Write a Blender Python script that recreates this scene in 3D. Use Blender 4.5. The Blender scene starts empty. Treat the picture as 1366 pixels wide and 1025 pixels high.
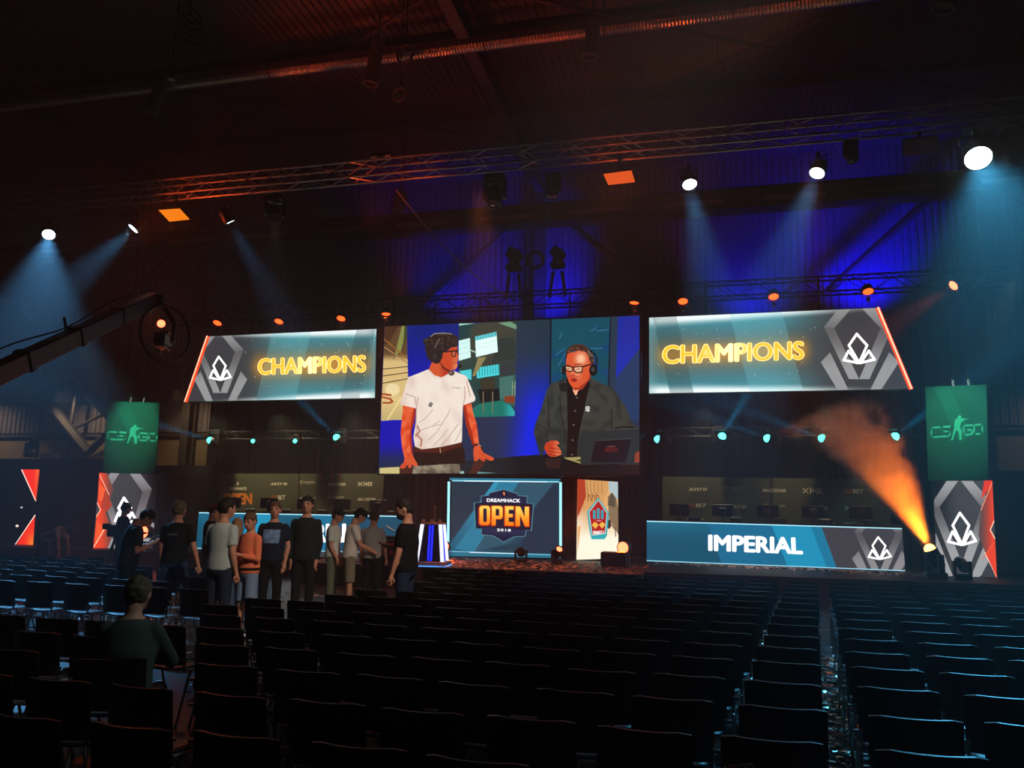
import bpy, bmesh, math, random
from mathutils import Vector, Matrix, Euler, noise
from mathutils.geometry import tessellate_polygon
random.seed(7)
SC = bpy.context.scene
COL = SC.collection
PI = math.pi

# ------------------------------------------------------------------ camera
F, EYE = 1026.0, 1.8
YAW, ROLL, PIT = math.radians(13.7), math.radians(1.01), math.atan(170.5 / 1026.0)
fh = Vector((-math.sin(YAW), math.cos(YAW), 0)); r0 = Vector((math.cos(YAW), math.sin(YAW), 0)); zz = Vector((0, 0, 1))
fwd = fh * math.cos(PIT) + zz * math.sin(PIT)
up0 = -fh * math.sin(PIT) + zz * math.cos(PIT)
rgt = r0 * math.cos(ROLL) + up0 * math.sin(ROLL)
upv = up0 * math.cos(ROLL) - r0 * math.sin(ROLL)
CAM = Vector((0, 0, EYE))
cd = bpy.data.cameras.new('camera'); cam = bpy.data.objects.new('camera', cd); COL.objects.link(cam)
cd.sensor_fit = 'HORIZONTAL'; cd.sensor_width = 36; cd.lens = 36 * F / 1366; cd.clip_end = 200
M3 = Matrix((rgt, upv, -fwd)).transposed()
cam.matrix_world = Matrix.Translation(CAM) @ M3.to_4x4()
SC.camera = cam
vs = SC.view_settings
vs.view_transform = 'Standard'; vs.look = 'None'; vs.gamma = 1; vs.exposure = 0; vs.use_curve_mapping = False

def ray(x, y): return fwd + rgt * ((x - 683) / F) - upv * ((y - 512.5) / F)
def atY(x, y, Y): d = ray(x, y); return CAM + d * (Y / d.y)
def atZ(x, y, Z): d = ray(x, y); return CAM + d * ((Z - EYE) / d.z)
def proj(p):
    d = Vector(p) - CAM; z = d.dot(fwd)
    return 683 + F * d.dot(rgt) / z, 512.5 - F * d.dot(upv) / z

# ------------------------------------------------------------------ world: dark hall filled with thin stage haze
W = bpy.data.worlds.new('hall_air'); SC.world = W; W.use_nodes = True
wn = W.node_tree.nodes; wl = W.node_tree.links; wn.clear()
wo = wn.new('ShaderNodeOutputWorld'); wb = wn.new('ShaderNodeBackground'); wb.inputs[0].default_value = (0.004, 0.006, 0.012, 1); wb.inputs[1].default_value = 0.12
wv = wn.new('ShaderNodeVolumeScatter'); wv.inputs['Color'].default_value = (0.92, 0.95, 1, 1)
wv.inputs['Density'].default_value = HAZE = 0.008; wv.inputs['Anisotropy'].default_value = 0.25
wl.new(wb.outputs[0], wo.inputs['Surface']); wl.new(wv.outputs[0], wo.inputs['Volume'])

SKEW = 0.134
SEATED = Vector((atY(178, 769, 4.75).x, 4.70, 0))
def AISLE(y): return 1.55 + .32 + SKEW * (y - 13.4)
# ------------------------------------------------------------------ colour and materials
def s2l(c): return c / 12.92 if c <= 0.04045 else ((c + 0.055) / 1.055) ** 2.4
def rgb(c, k=1.0):
    if isinstance(c, str):
        c = tuple(int(c[i:i + 2], 16) for i in (0, 2, 4))
    return tuple(s2l(min(v, 255) / 255) * k for v in c[:3])
MATS = {}
def mat(name, c, rough=0.6, metal=0.0, var=0.15, scale=8.0, spec=0.5, bump=0.0, coat=0.0):
    if name in MATS: return MATS[name]
    m = bpy.data.materials.new(name); m.use_nodes = True; nt = m.node_tree; b = nt.nodes['Principled BSDF']
    col = rgb(c)
    tc = nt.nodes.new('ShaderNodeTexCoord'); nz = nt.nodes.new('ShaderNodeTexNoise'); nz.inputs['Scale'].default_value = scale; nz.inputs['Detail'].default_value = 3
    nt.links.new(tc.outputs['Object'], nz.inputs['Vector'])
    mx = nt.nodes.new('ShaderNodeMix'); mx.data_type = 'RGBA'
    mx.inputs[6].default_value = tuple(v * (1 - var) for v in col) + (1,); mx.inputs[7].default_value = tuple(min(1, v * (1 + var)) for v in col) + (1,)
    nt.links.new(nz.outputs['Fac'], mx.inputs[0]); nt.links.new(mx.outputs[2], b.inputs['Base Color'])
    b.inputs['Roughness'].default_value = rough; b.inputs['Metallic'].default_value = metal
    b.inputs['Specular IOR Level'].default_value = spec; b.inputs['Coat Weight'].default_value = coat
    if bump:
        bp = nt.nodes.new('ShaderNodeBump'); bp.inputs['Strength'].default_value = bump; bp.inputs['Distance'].default_value = 0.01
        nt.links.new(nz.outputs['Fac'], bp.inputs['Height']); nt.links.new(bp.outputs[0], b.inputs['Normal'])
    MATS[name] = m; return m
def glow(name, c, k, sample=True):
    if name in MATS: return MATS[name]
    m = bpy.data.materials.new(name); m.use_nodes = True; nt = m.node_tree; nt.nodes.clear()
    o = nt.nodes.new('ShaderNodeOutputMaterial'); e = nt.nodes.new('ShaderNodeEmission')
    e.inputs[0].default_value = rgb(c) + (1,); e.inputs[1].default_value = k; nt.links.new(e.outputs[0], o.inputs[0])
    if not sample: m.cycles.emission_sampling = 'NONE'
    MATS[name] = m; return m
def attr_mat(name, emit, k=1.0, rough=0.8):
    if name in MATS: return MATS[name]
    m = bpy.data.materials.new(name); m.use_nodes = True; nt = m.node_tree
    a = nt.nodes.new('ShaderNodeAttribute'); a.attribute_name = 'Col'
    if emit:
        o = nt.nodes['Material Output']; nt.nodes.remove(nt.nodes['Principled BSDF'])
        e = nt.nodes.new('ShaderNodeEmission'); e.inputs[1].default_value = k
        nt.links.new(a.outputs[0], e.inputs[0]); nt.links.new(e.outputs[0], o.inputs[0])
    else:
        b = nt.nodes['Principled BSDF']; b.inputs['Roughness'].default_value = rough
        nt.links.new(a.outputs[0], b.inputs['Base Color'])
    MATS[name] = m; return m

BLACK = mat('black_paint', (16, 16, 18), 0.5)
STEEL = mat('truss_aluminium', (150, 150, 152), 0.35, 0.8)
DKMETAL = mat('dark_metal', (30, 30, 33), 0.45, 0.4)

# ------------------------------------------------------------------ mesh builder
class MB:
    def __init__(s): s.v = []; s.f = []
    def add(s, vs_, fs): 
        n = len(s.v); s.v += [tuple(v) for v in vs_]; s.f += [tuple(i + n for i in f) for f in fs]; return s
    def box(s, c, size, rot=None, bev=0.0):
        hx, hy, hz = (a / 2 for a in size); c = Vector(c)
        if bev:
            bm = bmesh.new(); bmesh.ops.create_cube(bm, size=1.0, matrix=Matrix.Diagonal((hx * 2, hy * 2, hz * 2, 1)))
            bmesh.ops.bevel(bm, geom=bm.edges[:], offset=bev, segments=1, affect='EDGES'); bm.verts.index_update()
            ps = [v.co.copy() for v in bm.verts]; fs = [[v.index for v in f.verts] for f in bm.faces]; bm.free()
        else:
            ps = [Vector((x, y, z)) for x in (-hx, hx) for y in (-hy, hy) for z in (-hz, hz)]
            fs = [(0, 1, 3, 2), (4, 6, 7, 5), (0, 4, 5, 1), (2, 3, 7, 6), (0, 2, 6, 4), (1, 5, 7, 3)]
        if rot is not None: ps = [rot @ p for p in ps]
        return s.add([p + c for p in ps], fs)
    def tube(s, path, rad, n=8, cap=True):
        path = [Vector(p) for p in path]; m = len(path)
        rads = [rad] * m if not hasattr(rad, '__len__') else list(rad)
        t0 = (path[1] - path[0]).normalized(); a = Vector((0, 0, 1)) if abs(t0.z) < 0.9 else Vector((1, 0, 0))
        nn = t0.cross(a).normalized(); ps = []
        for i in range(m):
            t = (path[min(i + 1, m - 1)] - path[max(i - 1, 0)]).normalized()
            nn = (nn - t * nn.dot(t)).normalized(); b = t.cross(nn)
            for k in range(n):
                an = 2 * PI * k / n; ps.append(path[i] + (nn * math.cos(an) + b * math.sin(an)) * rads[i])
        fs = [(i * n + k, i * n + (k + 1) % n, (i + 1) * n + (k + 1) % n, (i + 1) * n + k) for i in range(m - 1) for k in range(n)]
        if cap: fs += [tuple(range(n))[::-1], tuple(range((m - 1) * n, m * n))]
        return s.add(ps, fs)
    def lathe(s, prof, o=(0, 0, 0), ax=(0, 0, 1), n=16):
        ax = Vector(ax).normalized(); a = Vector((0, 0, 1)) if abs(ax.z) < 0.9 else Vector((1, 0, 0))
        e1 = ax.cross(a).normalized(); e2 = ax.cross(e1); o = Vector(o); ps = []
        for r, h in prof:
            for k in range(n):
                an = 2 * PI * k / n; ps.append(o + ax * h + (e1 * math.cos(an) + e2 * math.sin(an)) * r)
        m = len(prof)
        fs = [(i * n + k, i * n + (k + 1) % n, (i + 1) * n + (k + 1) % n, (i + 1) * n + k) for i in range(m - 1) for k in range(n)]
        fs += [tuple(range(n))[::-1], tuple(range((m - 1) * n, m * n))]
        return s.add(ps, fs)
    def ring(s, c, R, r, ax=(0, 0, 1), n=24, k=6):
        ax = Vector(ax).normalized(); a = Vector((0, 0, 1)) if abs(ax.z) < 0.9 else Vector((1, 0, 0))
        e1 = ax.cross(a).normalized(); e2 = ax.cross(e1); c = Vector(c); ps = []
        for i in range(n):
            d = e1 * math.cos(2 * PI * i / n) + e2 * math.sin(2 * PI * i / n)
            for j in range(k): ps.append(c + d * (R + r * math.cos(2 * PI * j / k)) + ax * (r * math.sin(2 * PI * j / k)))
        return s.add(ps, [(i * k + j, ((i + 1) % n) * k + j, ((i + 1) % n) * k + (j + 1) % k, i * k + (j + 1) % k) for i in range(n) for j in range(k)])
    def ball(s, c, r, nu=12, nv=8, rot=None):
        r = (r, r, r) if not hasattr(r, '__len__') else r; c = Vector(c)
        ps = [Vector((0, 0, -r[2]))]
        for j in range(1, nv):
            b = -PI / 2 + PI * j / nv
            for i in range(nu):
                a = 2 * PI * i / nu; ps.append(Vector((r[0] * math.cos(b) * math.cos(a), r[1] * math.cos(b) * math.sin(a), r[2] * math.sin(b))))
        ps.append(Vector((0, 0, r[2]))); fs = [(0, 1 + (i + 1) % nu, 1 + i) for i in range(nu)]
        for j in range(nv - 2):
            fs += [(1 + j * nu + i, 1 + j * nu + (i + 1) % nu, 1 + (j + 1) * nu + (i + 1) % nu, 1 + (j + 1) * nu + i) for i in range(nu)]
        t = len(ps) - 1; fs += [(t, 1 + (nv - 2) * nu + i, 1 + (nv - 2) * nu + (i + 1) % nu) for i in range(nu)]
        if rot is not None: ps = [rot @ p for p in ps]
        return s.add([p + c for p in ps], fs)
    def prism(s, pts, d):                 # pts: 3D coplanar outline, d: extrusion vector
        n = len(pts); d = Vector(d); pts = [Vector(p) for p in pts]
        tri = tessellate_polygon([pts])
        fs = [tuple(t) for t in tri] + [tuple(i + n for i in t[::-1]) for t in tri] + [(i, (i + 1) % n, n + (i + 1) % n, n + i) for i in range(n)]
        return s.add(pts + [p + d for p in pts], fs)
    def mesh(s, name):
        me = bpy.data.meshes.new(name); me.from_pydata(s.v, [], s.f); me.update()
        bm = bmesh.new(); bm.from_mesh(me); bmesh.ops.recalc_face_normals(bm, faces=bm.faces[:]); bm.to_mesh(me); bm.free()
        return me
    def build(s, name, m, parent=None, loc=None, smooth=False, label=None):
        me = s.mesh(name); me.materials.append(m)
        if smooth: me.polygons.foreach_set('use_smooth', [True] * len(me.polygons))
        return link(name, me, parent, loc, label)
def link(name, data, parent=None, loc=None, label=None):
    o = bpy.data.objects.new(name, data); COL.objects.link(o)
    if parent: o.parent = parent
    if loc is not None: o.location = loc
    if label: o['label'] = label
    return o
def thing(name, label, cat, loc=(0, 0, 0), rz=0.0, group=None):
    o = bpy.data.objects.new(name, None); COL.objects.link(o); o.location = loc; o.rotation_euler = (0, 0, rz); o.empty_display_size = 0.2
    o['label'] = label; o['category'] = cat
    if group: o['group'] = group
    return o
def tag(o, label, cat, group=None, kind=None):
    o['label'] = label; o['category'] = cat
    if group: o['group'] = group
    if kind: o['kind'] = kind
    return o
def struct(o): o['kind'] = 'structure'; return o
def copy_tree(o, parent=None):
    c = o.copy(); COL.objects.link(c)
    if parent: c.parent = parent
    for ch in o.children: copy_tree(ch, c)
    return c
def spot(name, loc, target, c, power, ang, blend=0.4, size=0.08, parent=None):
    l = bpy.data.lights.new(name, 'SPOT'); l.color = rgb(c); l.energy = power; l.spot_size = math.radians(ang); l.spot_blend = blend; l.shadow_soft_size = size
    o = bpy.data.objects.new(name, l); COL.objects.link(o)
    d = Vector(target) - Vector(loc)
    o.location = loc; o.rotation_euler = d.to_track_quat('-Z', 'Y').to_euler()
    return o

# ------------------------------------------------------------------ light that belongs to no visible fixture: blue cyc wash behind the set, spots added for the crowd
spot('blue_wash', (-4.5, 25.3, 8.8), (-5.6, 27, 10.6), (10, 10, 255), 560, 100, 0.8, 0.3)
spot('blue_wash', (-9.0, 25.3, 8.8), (-8.6, 27, 11.6), (10, 10, 255), 260, 110, 0.8, 0.3)
spot('blue_wash', (1.6, 25.3, 8.4), (2.0, 27, 10.4), (10, 12, 255), 420, 100, 0.8, 0.3)
spot('blue_wash', (5.6, 25.3, 8.4), (5.4, 27, 10.8), (10, 12, 255), 1350, 96, 0.8, 0.3)
# ------------------------------------------------------------------ hall shell
FLOORM = mat('hall_floor', (58, 56, 58), 0.35, 0, 0.25, 3, 0.5)
CEIL = mat('ceiling_sheet', (96, 84, 76), 0.75, 0, 0.15, 0.6)
WALLM = mat('wall_sheet', (120, 118, 130), 0.6, 0, 0.12, 0.8)
BEIGE = mat('concrete_panel', (150, 138, 112), 0.85, 0, 0.15, 2, bump=0.2)
STEELD = mat('hall_steel', (70, 70, 72), 0.6, 0.1)
DRAPE = mat('black_drape', (9, 9, 11), 0.95, 0, 0.3, 4, 0.1)
mb = MB(); mb.box((-8, 12, -0.1), (52, 36, 0.2)); struct(mb.build('floor', FLOORM))
def corrugated(name, p0, u, v, nlen, pitch, depth, m):
    # trapezoid profile repeating along u (unit), extruded along v (full vector), depth along u x v
    u = Vector(u); v = Vector(v); nrm = u.cross(v).normalized(); mbx = MB(); ps = []; fs = []
    n = int(nlen / pitch); p0 = Vector(p0)
    for i in range(n):
        for a, h in ((0, 0), (0.3, 0), (0.4, 1), (0.9, 1)):
            q = p0 + u * ((i + a) * pitch) + nrm * (h * depth); ps += [q, q + v]
    fs = [(2 * i, 2 * i + 2, 2 * i + 3, 2 * i + 1) for i in range(len(ps) // 2 - 1)]
    mbx.add(ps, fs); return struct(mbx.build(name, m))
corrugated('ceiling', (-34, -6, 14.4), (1, 0, 0), (0, 33, 0), 52, 0.22, 0.05, CEIL)
corrugated('wall_back', (-34, 27, 4.75), (1, 0, 0), (0, 0, 9.7), 52, 0.24, 0.05, WALLM)
corrugated('wall_left', (-33.5, -6, 0), (0, 1, 0), (0, 0, 14.4), 33, 0.24, 0.05, WALLM)
corrugated('wall_right', (17.5, 27, 0), (0, -1, 0), (0, 0, 14.4), 33, 0.24, 0.05, WALLM)
# concrete base of the back wall: panels with recessed joints
cb = MB().box((-8, 27.25, 2.3), (52, 0.3, 4.7)).build('wall_back', mat('joint_dark', (30, 28, 25), 0.9)); struct(cb)
k = 0; x = -33.0
pm = MB().box((0, 0, 0), (1.76, 0.1, 2.3), bev=0.015).mesh('concrete_panel'); pm.materials.append(BEIGE)
pm2 = MB().box((0, 0, 0), (1.76, 0.1, 2.2), bev=0.015).mesh('concrete_panel'); pm2.materials.append(BEIGE)
while x < 16:
    link('panel', pm, cb, (x + 0.9, 27.04, 3.3)); x += 1.8
    if random.random() < 0.2: x += 0.08
MB().box((-8, 26.9, 4.62), (52, 0.16, 0.12)).build('ledge', STEELD, cb)
MB().box((-8, 26.93, 6.0), (52, 0.1, 0.1)).build('rail', STEELD, cb)
# purlins, rafters, bracing
def hbeam(name, a, b, h, w, m=STEELD, parent=None):
    a = Vector(a); b = Vector(b); d = (b - a); L = d.length; q = d.to_track_quat('X', 'Z').to_matrix(); c = (a + b) / 2; mm = MB()
    mm.box(c + q @ Vector((0, 0, h / 2)), (L, w, 0.03), q).box(c - q @ Vector((0, 0, h / 2)), (L, w, 0.03), q).box(c, (L, 0.03, h), q)
    return mm.build(name, m, parent)
for i, x in enumerate((-19.7, -5.5, 8.7)):
    rf = hbeam('trim_%d' % (i + 1), (x, -5, 13.75), (x, 26.6, 13.75), 0.5, 0.3); struct(rf)
    hbeam('column', (x + 0.0, 26.55, 0), (x, 26.56, 13.7), 0.4, 0.35, STEELD, rf)
    MB().box((x, 26.5, 13.0), (0.3, 0.3, 1.0)).build('gusset', STEELD, rf)
    # splayed knee struts of the frame
    for sx in (-1, 1):
        MB().tube([(x + sx * 0.9, 26.3, 12.4), (x + sx * 4.4, 26.3, 9.2)], 0.13, 8).build('brace', STEELD, rf)
    if i > 0:
        xa = x - 14.2
        for q in ((6.0, 14.6), (15.2, 23.4)):
            MB().tube([(xa, q[0], 13.95), (x, q[1], 13.95)], 0.05, 6).build('brace', STEELD, rf)
            MB().tube([(xa, q[1], 13.85), (x, q[0], 13.85)], 0.05, 6).build('brace', STEELD, rf)
for i, (y, z) in enumerate(((6.5, 14.0), (11.8, 14.0), (17.35, 14.0), (21.5, 14.0))):
    struct(hbeam('trim_%d' % (i + 11), (-33, y, z), (17, y, z), 0.22, 0.14))
# wide dark girder that crosses the blue wall
gl = atY(560, 300, 24.6).z; g1 = MB().box((-8, 24.6, gl), (50, 0.4, 0.62)).box((-8, 24.6, gl + 0.33), (50, 0.62, 0.04)).box((-8, 24.6, gl - 0.33), (50, 0.62, 0.04)).build('trim_21', mat('girder_grey', (60, 58, 56), 0.7)); struct(g1)
x = -32
while x < 16:
    MB().box((x + 1, 24.27, gl - 0.1), (1.9, 0.04, 0.16), None).build('panel', mat('girder_strip', (120, 110, 96), 0.6), g1); x += 3.1
# left side frame: struts of the portal seen against the back wall
lf = thing('wall_frame', 'grey diagonal steel wall struts behind the camera crane at the left', 'strut', (-26, 25.6, 0))
def strut(px0, px1, Y, r, name='strut'):
    a = atY(*px0, Y) - Vector((-26, 25.6, 0)); b = atY(*px1, Y) - Vector((-26, 25.6, 0)); MB().tube([a, b], r, 6).build(name, STEELD, lf)
strut((26, 490), (118, 604), 25.9, 0.2); strut((68, 470), (160, 570), 26.0, 0.2); strut((118, 604), (140, 582), 25.9, 0.16)
strut((60, 490), (52, 524), 26.0, 0.07); strut((102, 520), (94, 572), 26.0, 0.07); strut((52, 524), (98, 508), 26.0, 0.06); strut((98, 572), (140, 552), 26.0, 0.06)
strut((0, 388), (60, 460), 26.1, 0.15); strut((20, 410), (10, 470), 26.1, 0.05)
MB().box((0.55, 0.3, 1.9), (0.5, 0.5, 3.8)).build('post', STEELD, lf)

# ------------------------------------------------------------------ ventilation duct under the roof
DUCTM = mat('galvanised_duct', (165, 160, 150), 0.32, 0.85, 0.1, 4)
dl = thing('ventilation_duct', 'long ribbed round ventilation duct under the ceiling, lit orange', 'duct', (-8, 17, 13.45))
prof = []; n = 600
for i in range(n):
    h = -26 + 50 * i / n; prof += [(0.19, h), (0.205, h + 0.04), (0.205, h + 0.06)]
mbd = MB(); mbd.lathe(prof, (0, 0, 0), (1, 0, 0), 12); mbd.build('spiral_tube', DUCTM, dl, smooth=False)
for x in range(-24, 25, 3): MB().box((x, 0, 0.45), (0.05, 0.02, 0.9)).ring((x, 0, 0), 0.215, 0.012, (1, 0, 0), 16, 4).build('hanger', STEELD, dl)
OUTL = mat('outlet_grey', (110, 104, 98), 0.5, 0.4)
def outlet(px0, px1, Y, r, lab):
    a = atY(*px0, Y); b = atY(*px1, Y)
    t = thing('air_outlet', lab, 'air outlet', a, 0, 'air outlets under the roof')
    d = b - a; L = d.length; ax = d.normalized()
    MB().lathe([(r, 0), (r, L), (r * 0.9, L), (r * 0.9, L - 0.1)], (0, 0, 0), ax, 16).build('nozzle', OUTL, t)
    MB().ring(ax * L, r * 1.02, 0.02, ax, 20, 6).build('rim', mat('outlet_rim', (150, 145, 138), 0.4, 0.6), t)
    MB().tube([(0, 0, 0), (0, 0, 14.3 - a.z)], 0.03, 6).build('hanger', STEELD, t)
outlet((505, 55), (494, 112), 16.4, 0.17, 'round air outlet hanging under the duct near its orange middle')
outlet((792, 28), (787, 76), 16.4, 0.17, 'round air outlet hanging under the duct right of the roof beam')
outlet((222, 100), (200, 152), 16.4, 0.17, 'round air outlet hanging under the dark left part of the duct')
outlet((1268, -20), (1258, 12), 16.4, 0.2, 'round air outlet at the upper right by the frame edge')
outlet((812, 232), (806, 253), 22.5, 0.2, 'small round air outlet below the orange panel before the blue wall')
outlet((536, 258), (531, 281), 22.5, 0.2, 'small round air outlet left of the blue wall strip by the hanging cable')
# gymnastic rings and coiled cables hanging from the roof
RINGM = mat('ring_wood', (90, 78, 66), 0.5); CORD = mat('cord_black', (22, 20, 20), 0.8)
def hung_ring(px, Y, R, lab, ax=(0.3, 1, 0), m=RINGM):
    p = atY(*px, Y); t = thing('hanging_ring', lab, 'ring', p, 0, 'rings hanging from the roof')
    MB().ring((0, 0, 0), R, 0.03, ax, 24, 6).build('ring', m, t); MB().tube([(0, 0, R), (0.0, 0, 14.3 - p.z)], 0.015, 6).build('cord', CORD, t)
hung_ring((541, 72), 14.5, 0.22, 'dark gymnastic ring hanging in front of the orange duct'); hung_ring((533, 126), 16, 0.17, 'pale thin ring hanging below the dark gymnastic ring', (0.1, 1, 0), mat('ring_pale', (140, 120, 105), 0.5))
p = atY(252, 30, 13); t = thing('cable_coil', 'coiled dark cable hanging from the ceiling at the upper left', 'cable', p)
for i in range(4): MB().ring((0.02 * i, 0, -0.18 * i + 0.2), 0.24, 0.02, (0.3, 0.2, 1), 22, 5).build('loop', CORD, t)
MB().tube([(0, 0, 0.2), (0, 0, 14.3 - p.z)], 0.02).build('cord', CORD, t)
p = atY(229, 98, 13.5); t = thing('hanging_hook', 'small black chain hook hanging left of the air outlet', 'hook', p)
MB().lathe([(0.05, 0.12), (0.06, 0), (0.05, -0.12)], n=10).build('block', BLACK, t); MB().lathe([(0.07, -0.12), (0.07, -0.15)], n=10).build('cap', mat('cap_pale', (170, 165, 160), 0.4), t); MB().tube([(0, 0, 0.1), (0, 0, 14.3 - p.z)], 0.012).build('chain', DKMETAL, t)

# ------------------------------------------------------------------ box trusses
def truss(name, lab, a, b, w=0.36, h=0.36, bay=0.55, r=0.025, m=STEEL, cat='truss'):
    a = Vector(a); b = Vector(b); L = (b - a).length; ux = (b - a).normalized(); uy = Vector((-ux.y, ux.x, 0)).normalized()
    t = thing(name, lab, cat, a)
    def P(x, i, j): return ux * x + uy * (w * (i - .5)) + Vector((0, 0, h * (j - .5)))
    for i in (0, 1):
        for j in (0, 1): MB().tube([P(0, i, j), P(L, i, j)], r, 6).build('chord', m, t)
    n = int(L / bay); lab_ = MB()
    for k_ in range(n):
        x0 = k_ * bay; x1 = x0 + bay; 
        if k_ % 2: x0, x1 = x1, x0
        for (i0, j0), (i1, j1) in (((0, 0), (0, 1)), ((1, 0), (1, 1)), ((0, 0), (1, 0)), ((0, 1), (1, 1))):
            lab_.tube([P(x0, i0, j0), P(x1, i1, j1)], r * 0.5, 5, False)
    lc = lab_.build('lacing', m, t); lc['kind'] = 'stuff'
    return t
truss('lighting_truss', 'long aluminium box truss across the hall, its left part lit orange', (-18.5, 15, 9.28), (8.5, 15, 9.28))
truss('lighting_truss', 'dark box truss above the three wide screens carrying orange lamps', (-16.5, 20.6, 7.72), (7.5, 20.6, 7.72), 0.4, 0.4, 0.55, 0.025, DKMETAL)
truss('lighting_truss', 'low black bar truss behind the wide screens carrying teal lights', (-16, 23.2, 4.2), (-9.2, 23.2, 4.2), 0.25, 0.25, 0.5, 0.02, DKMETAL)
truss('lighting_truss', 'low black bar truss on the right carrying the five teal lights', (-0.8, 23.2, 4.2), (6.2, 23.2, 4.2), 0.25, 0.25, 0.5, 0.02, DKMETAL)
# wire sling sagging from the front truss
a = atY(528, 253, 15); b = atY(690, 402, 20.4)
pts = [a.lerp(b, i / 14) - Vector((0, 0, 1.0 * math.sin(PI * i / 14) * 0.35)) for i in range(15)]
tag(MB().tube([p - a for p in pts], 0.018, 6).build('hanging_cable', mat('cable_pale', (120, 112, 104), 0.6), None, a), 'thin pale cable running from the truss down to the central screen', 'cable')

# ------------------------------------------------------------------ stage deck
DECK = mat('stage_deck', (46, 40, 40), 0.62, 0, 0.3, 5, 0.3); FASC = mat('stage_fascia', (52, 34, 34), 0.7)
st = thing('stage', 'long low black stage with confetti in front of the screens', 'stage', (-5, 20, 0))
def deck(x0, x1, y0, y1):
    o = Vector((-5, 20, 0))
    MB().box(Vector(((x0 + x1) / 2, (y0 + y1) / 2, 0.47)) - o, (x1 - x0, y1 - y0, 0.06)).build('deck', DECK, st)
    n = max(1, round((x1 - x0) / 1.0)); w = (x1 - x0) / n
    for i in range(n): MB().box(Vector((x0 + w * (i + .5), y0 + 0.03, 0.22)) - o, (w - 0.015, 0.04, 0.44)).build('skirt_panel', FASC, st)
deck(-9.6, -1.25, 17.35, 24.6); deck(-1.25, 5.5, 18.2, 24.2); deck(5.5, 7.6, 18.2, 22.5); deck(-21.5, -9.6, 19.4, 20.5); deck(-16.2, -9.6, 20.5, 23.8)
# ------------------------------------------------------------------ black drapes
def drape(lab, a, b, z0, z1, amp=0.06, wave=0.28):
    a = Vector((a[0], a[1], 0)); b = Vector((b[0], b[1], 0)); L = (b - a).length; u = (b - a) / L; nrm = Vector((-u.y, u.x, 0)); n = int(L / wave * 6); ps = []
    for i in range(n + 1):
        s = L * i / n; q = u * s + nrm * (amp * math.sin(s / wave * 2 * PI) + 0.3 * amp * math.sin(s * 7.1))
        ps += [q + Vector((0, 0, z0)), q + Vector((0, 0, z1))]
    o = MB().add(ps, [(2 * i, 2 * i + 2, 2 * i + 3, 2 * i + 1) for i in range(n)]).build('stage_drape', DRAPE, None, a, True)
    return tag(o, lab, 'curtain')
zt = atY(380, 520, 23.6).z
drape('black stage curtain behind the left player desk', (atY(278, 580, 24.05).x, 24.05), (atY(512, 580, 24.05).x, 24.05), 0.5, 6.9)
drape('black stage curtain behind the right player desk', (atY(862, 580, 24.05).x, 24.05), (atY(1238, 580, 24.05).x, 24.05), 0.5, 6.9)
drape('brown black curtain behind the central presenter screens', (atY(512, 580, 24.3).x, 24.3), (atY(862, 580, 24.3).x, 24.3), 0.5, 6.9)
q = atY(60, 612, 20.6)
dw = MB().box((0, 0, 0), (9.2, 0.1, q.z), bev=0.01); tag(dw.build('masking_wall', mat('masking_black', (7, 9, 16), 0.8), None, (atY(137, 620, 20.6).x - 4.6 + 0.05, 20.75, q.z / 2)), 'black masking wall at the far left beside the emblem panel', 'partition')
q = atY(215, 621, 23.9)
tag(MB().box((0, 0, 0), (3.2, 0.1, q.z), bev=0.01).build('masking_wall', mat('masking_black2', (8, 8, 12), 0.85), None, (atY(278, 621, 23.9).x - 1.62, 24.05, q.z / 2)), 'black masking wall below the pale wall panels right of the left banner', 'partition')
q0 = atY(1232, 500, 22.6); q1 = atY(1500, 640, 22.6)
tag(MB().box((0, 0, 0), (9, 0.1, atY(1345, 628, 22.6).z), bev=0.01).build('masking_wall', mat('masking_black3', (8, 8, 10), 0.85), None, (q0.x + 4.6, 22.7, atY(1345, 628, 22.6).z / 2)), 'black masking wall at the far right behind the emblem panel', 'partition')
# ------------------------------------------------------------------ pictures on LED screens and printed walls: flat coloured meshes on the real surface
class Plane:
    def __init__(s, A, B): s.A = Vector((A[0], A[1], 0)); d = Vector((B[0] - A[0], B[1] - A[1], 0)); s.u = d.normalized(); s.n = Vector((s.u.y, -s.u.x, 0))  # n towards the audience
    def at(s, x, y, off=0.0):
        d = ray(x, y); t = (s.A + s.n * off - CAM).dot(s.n) / d.dot(s.n); return CAM + d * t
def clip_poly(pts, quad):
    n = len(quad); area = sum(quad[i][0] * quad[(i + 1) % n][1] - quad[(i + 1) % n][0] * quad[i][1] for i in range(n)); sg = 1 if area > 0 else -1
    for i in range(n):
        (ax, ay), (bx, by) = quad[i], quad[(i + 1) % n]; out = []
        ins = lambda p: sg * ((bx - ax) * (p[1] - ay) - (by - ay) * (p[0] - ax)) >= -1e-9
        for j in range(len(pts)):
            p, q = pts[j], pts[(j + 1) % len(pts)]; pi, qi = ins(p), ins(q)
            if pi: out.append(p)
            if pi != qi:
                d1 = (bx - ax) * (p[1] - ay) - (by - ay) * (p[0] - ax); d2 = (bx - ax) * (q[1] - ay) - (by - ay) * (q[0] - ax); t = d1 / (d1 - d2)
                out.append((p[0] + (q[0] - p[0]) * t, p[1] + (q[1] - p[1]) * t))
        pts = out
        if len(pts) < 3: return []
    return pts
def lerp(a, b, t): return tuple(x + (y - x) * t for x, y in zip(a, b))
def sstep(a, b, x): t = max(0, min(1, (x - a) / (b - a))); return t * t * (3 - 2 * t)
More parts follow.
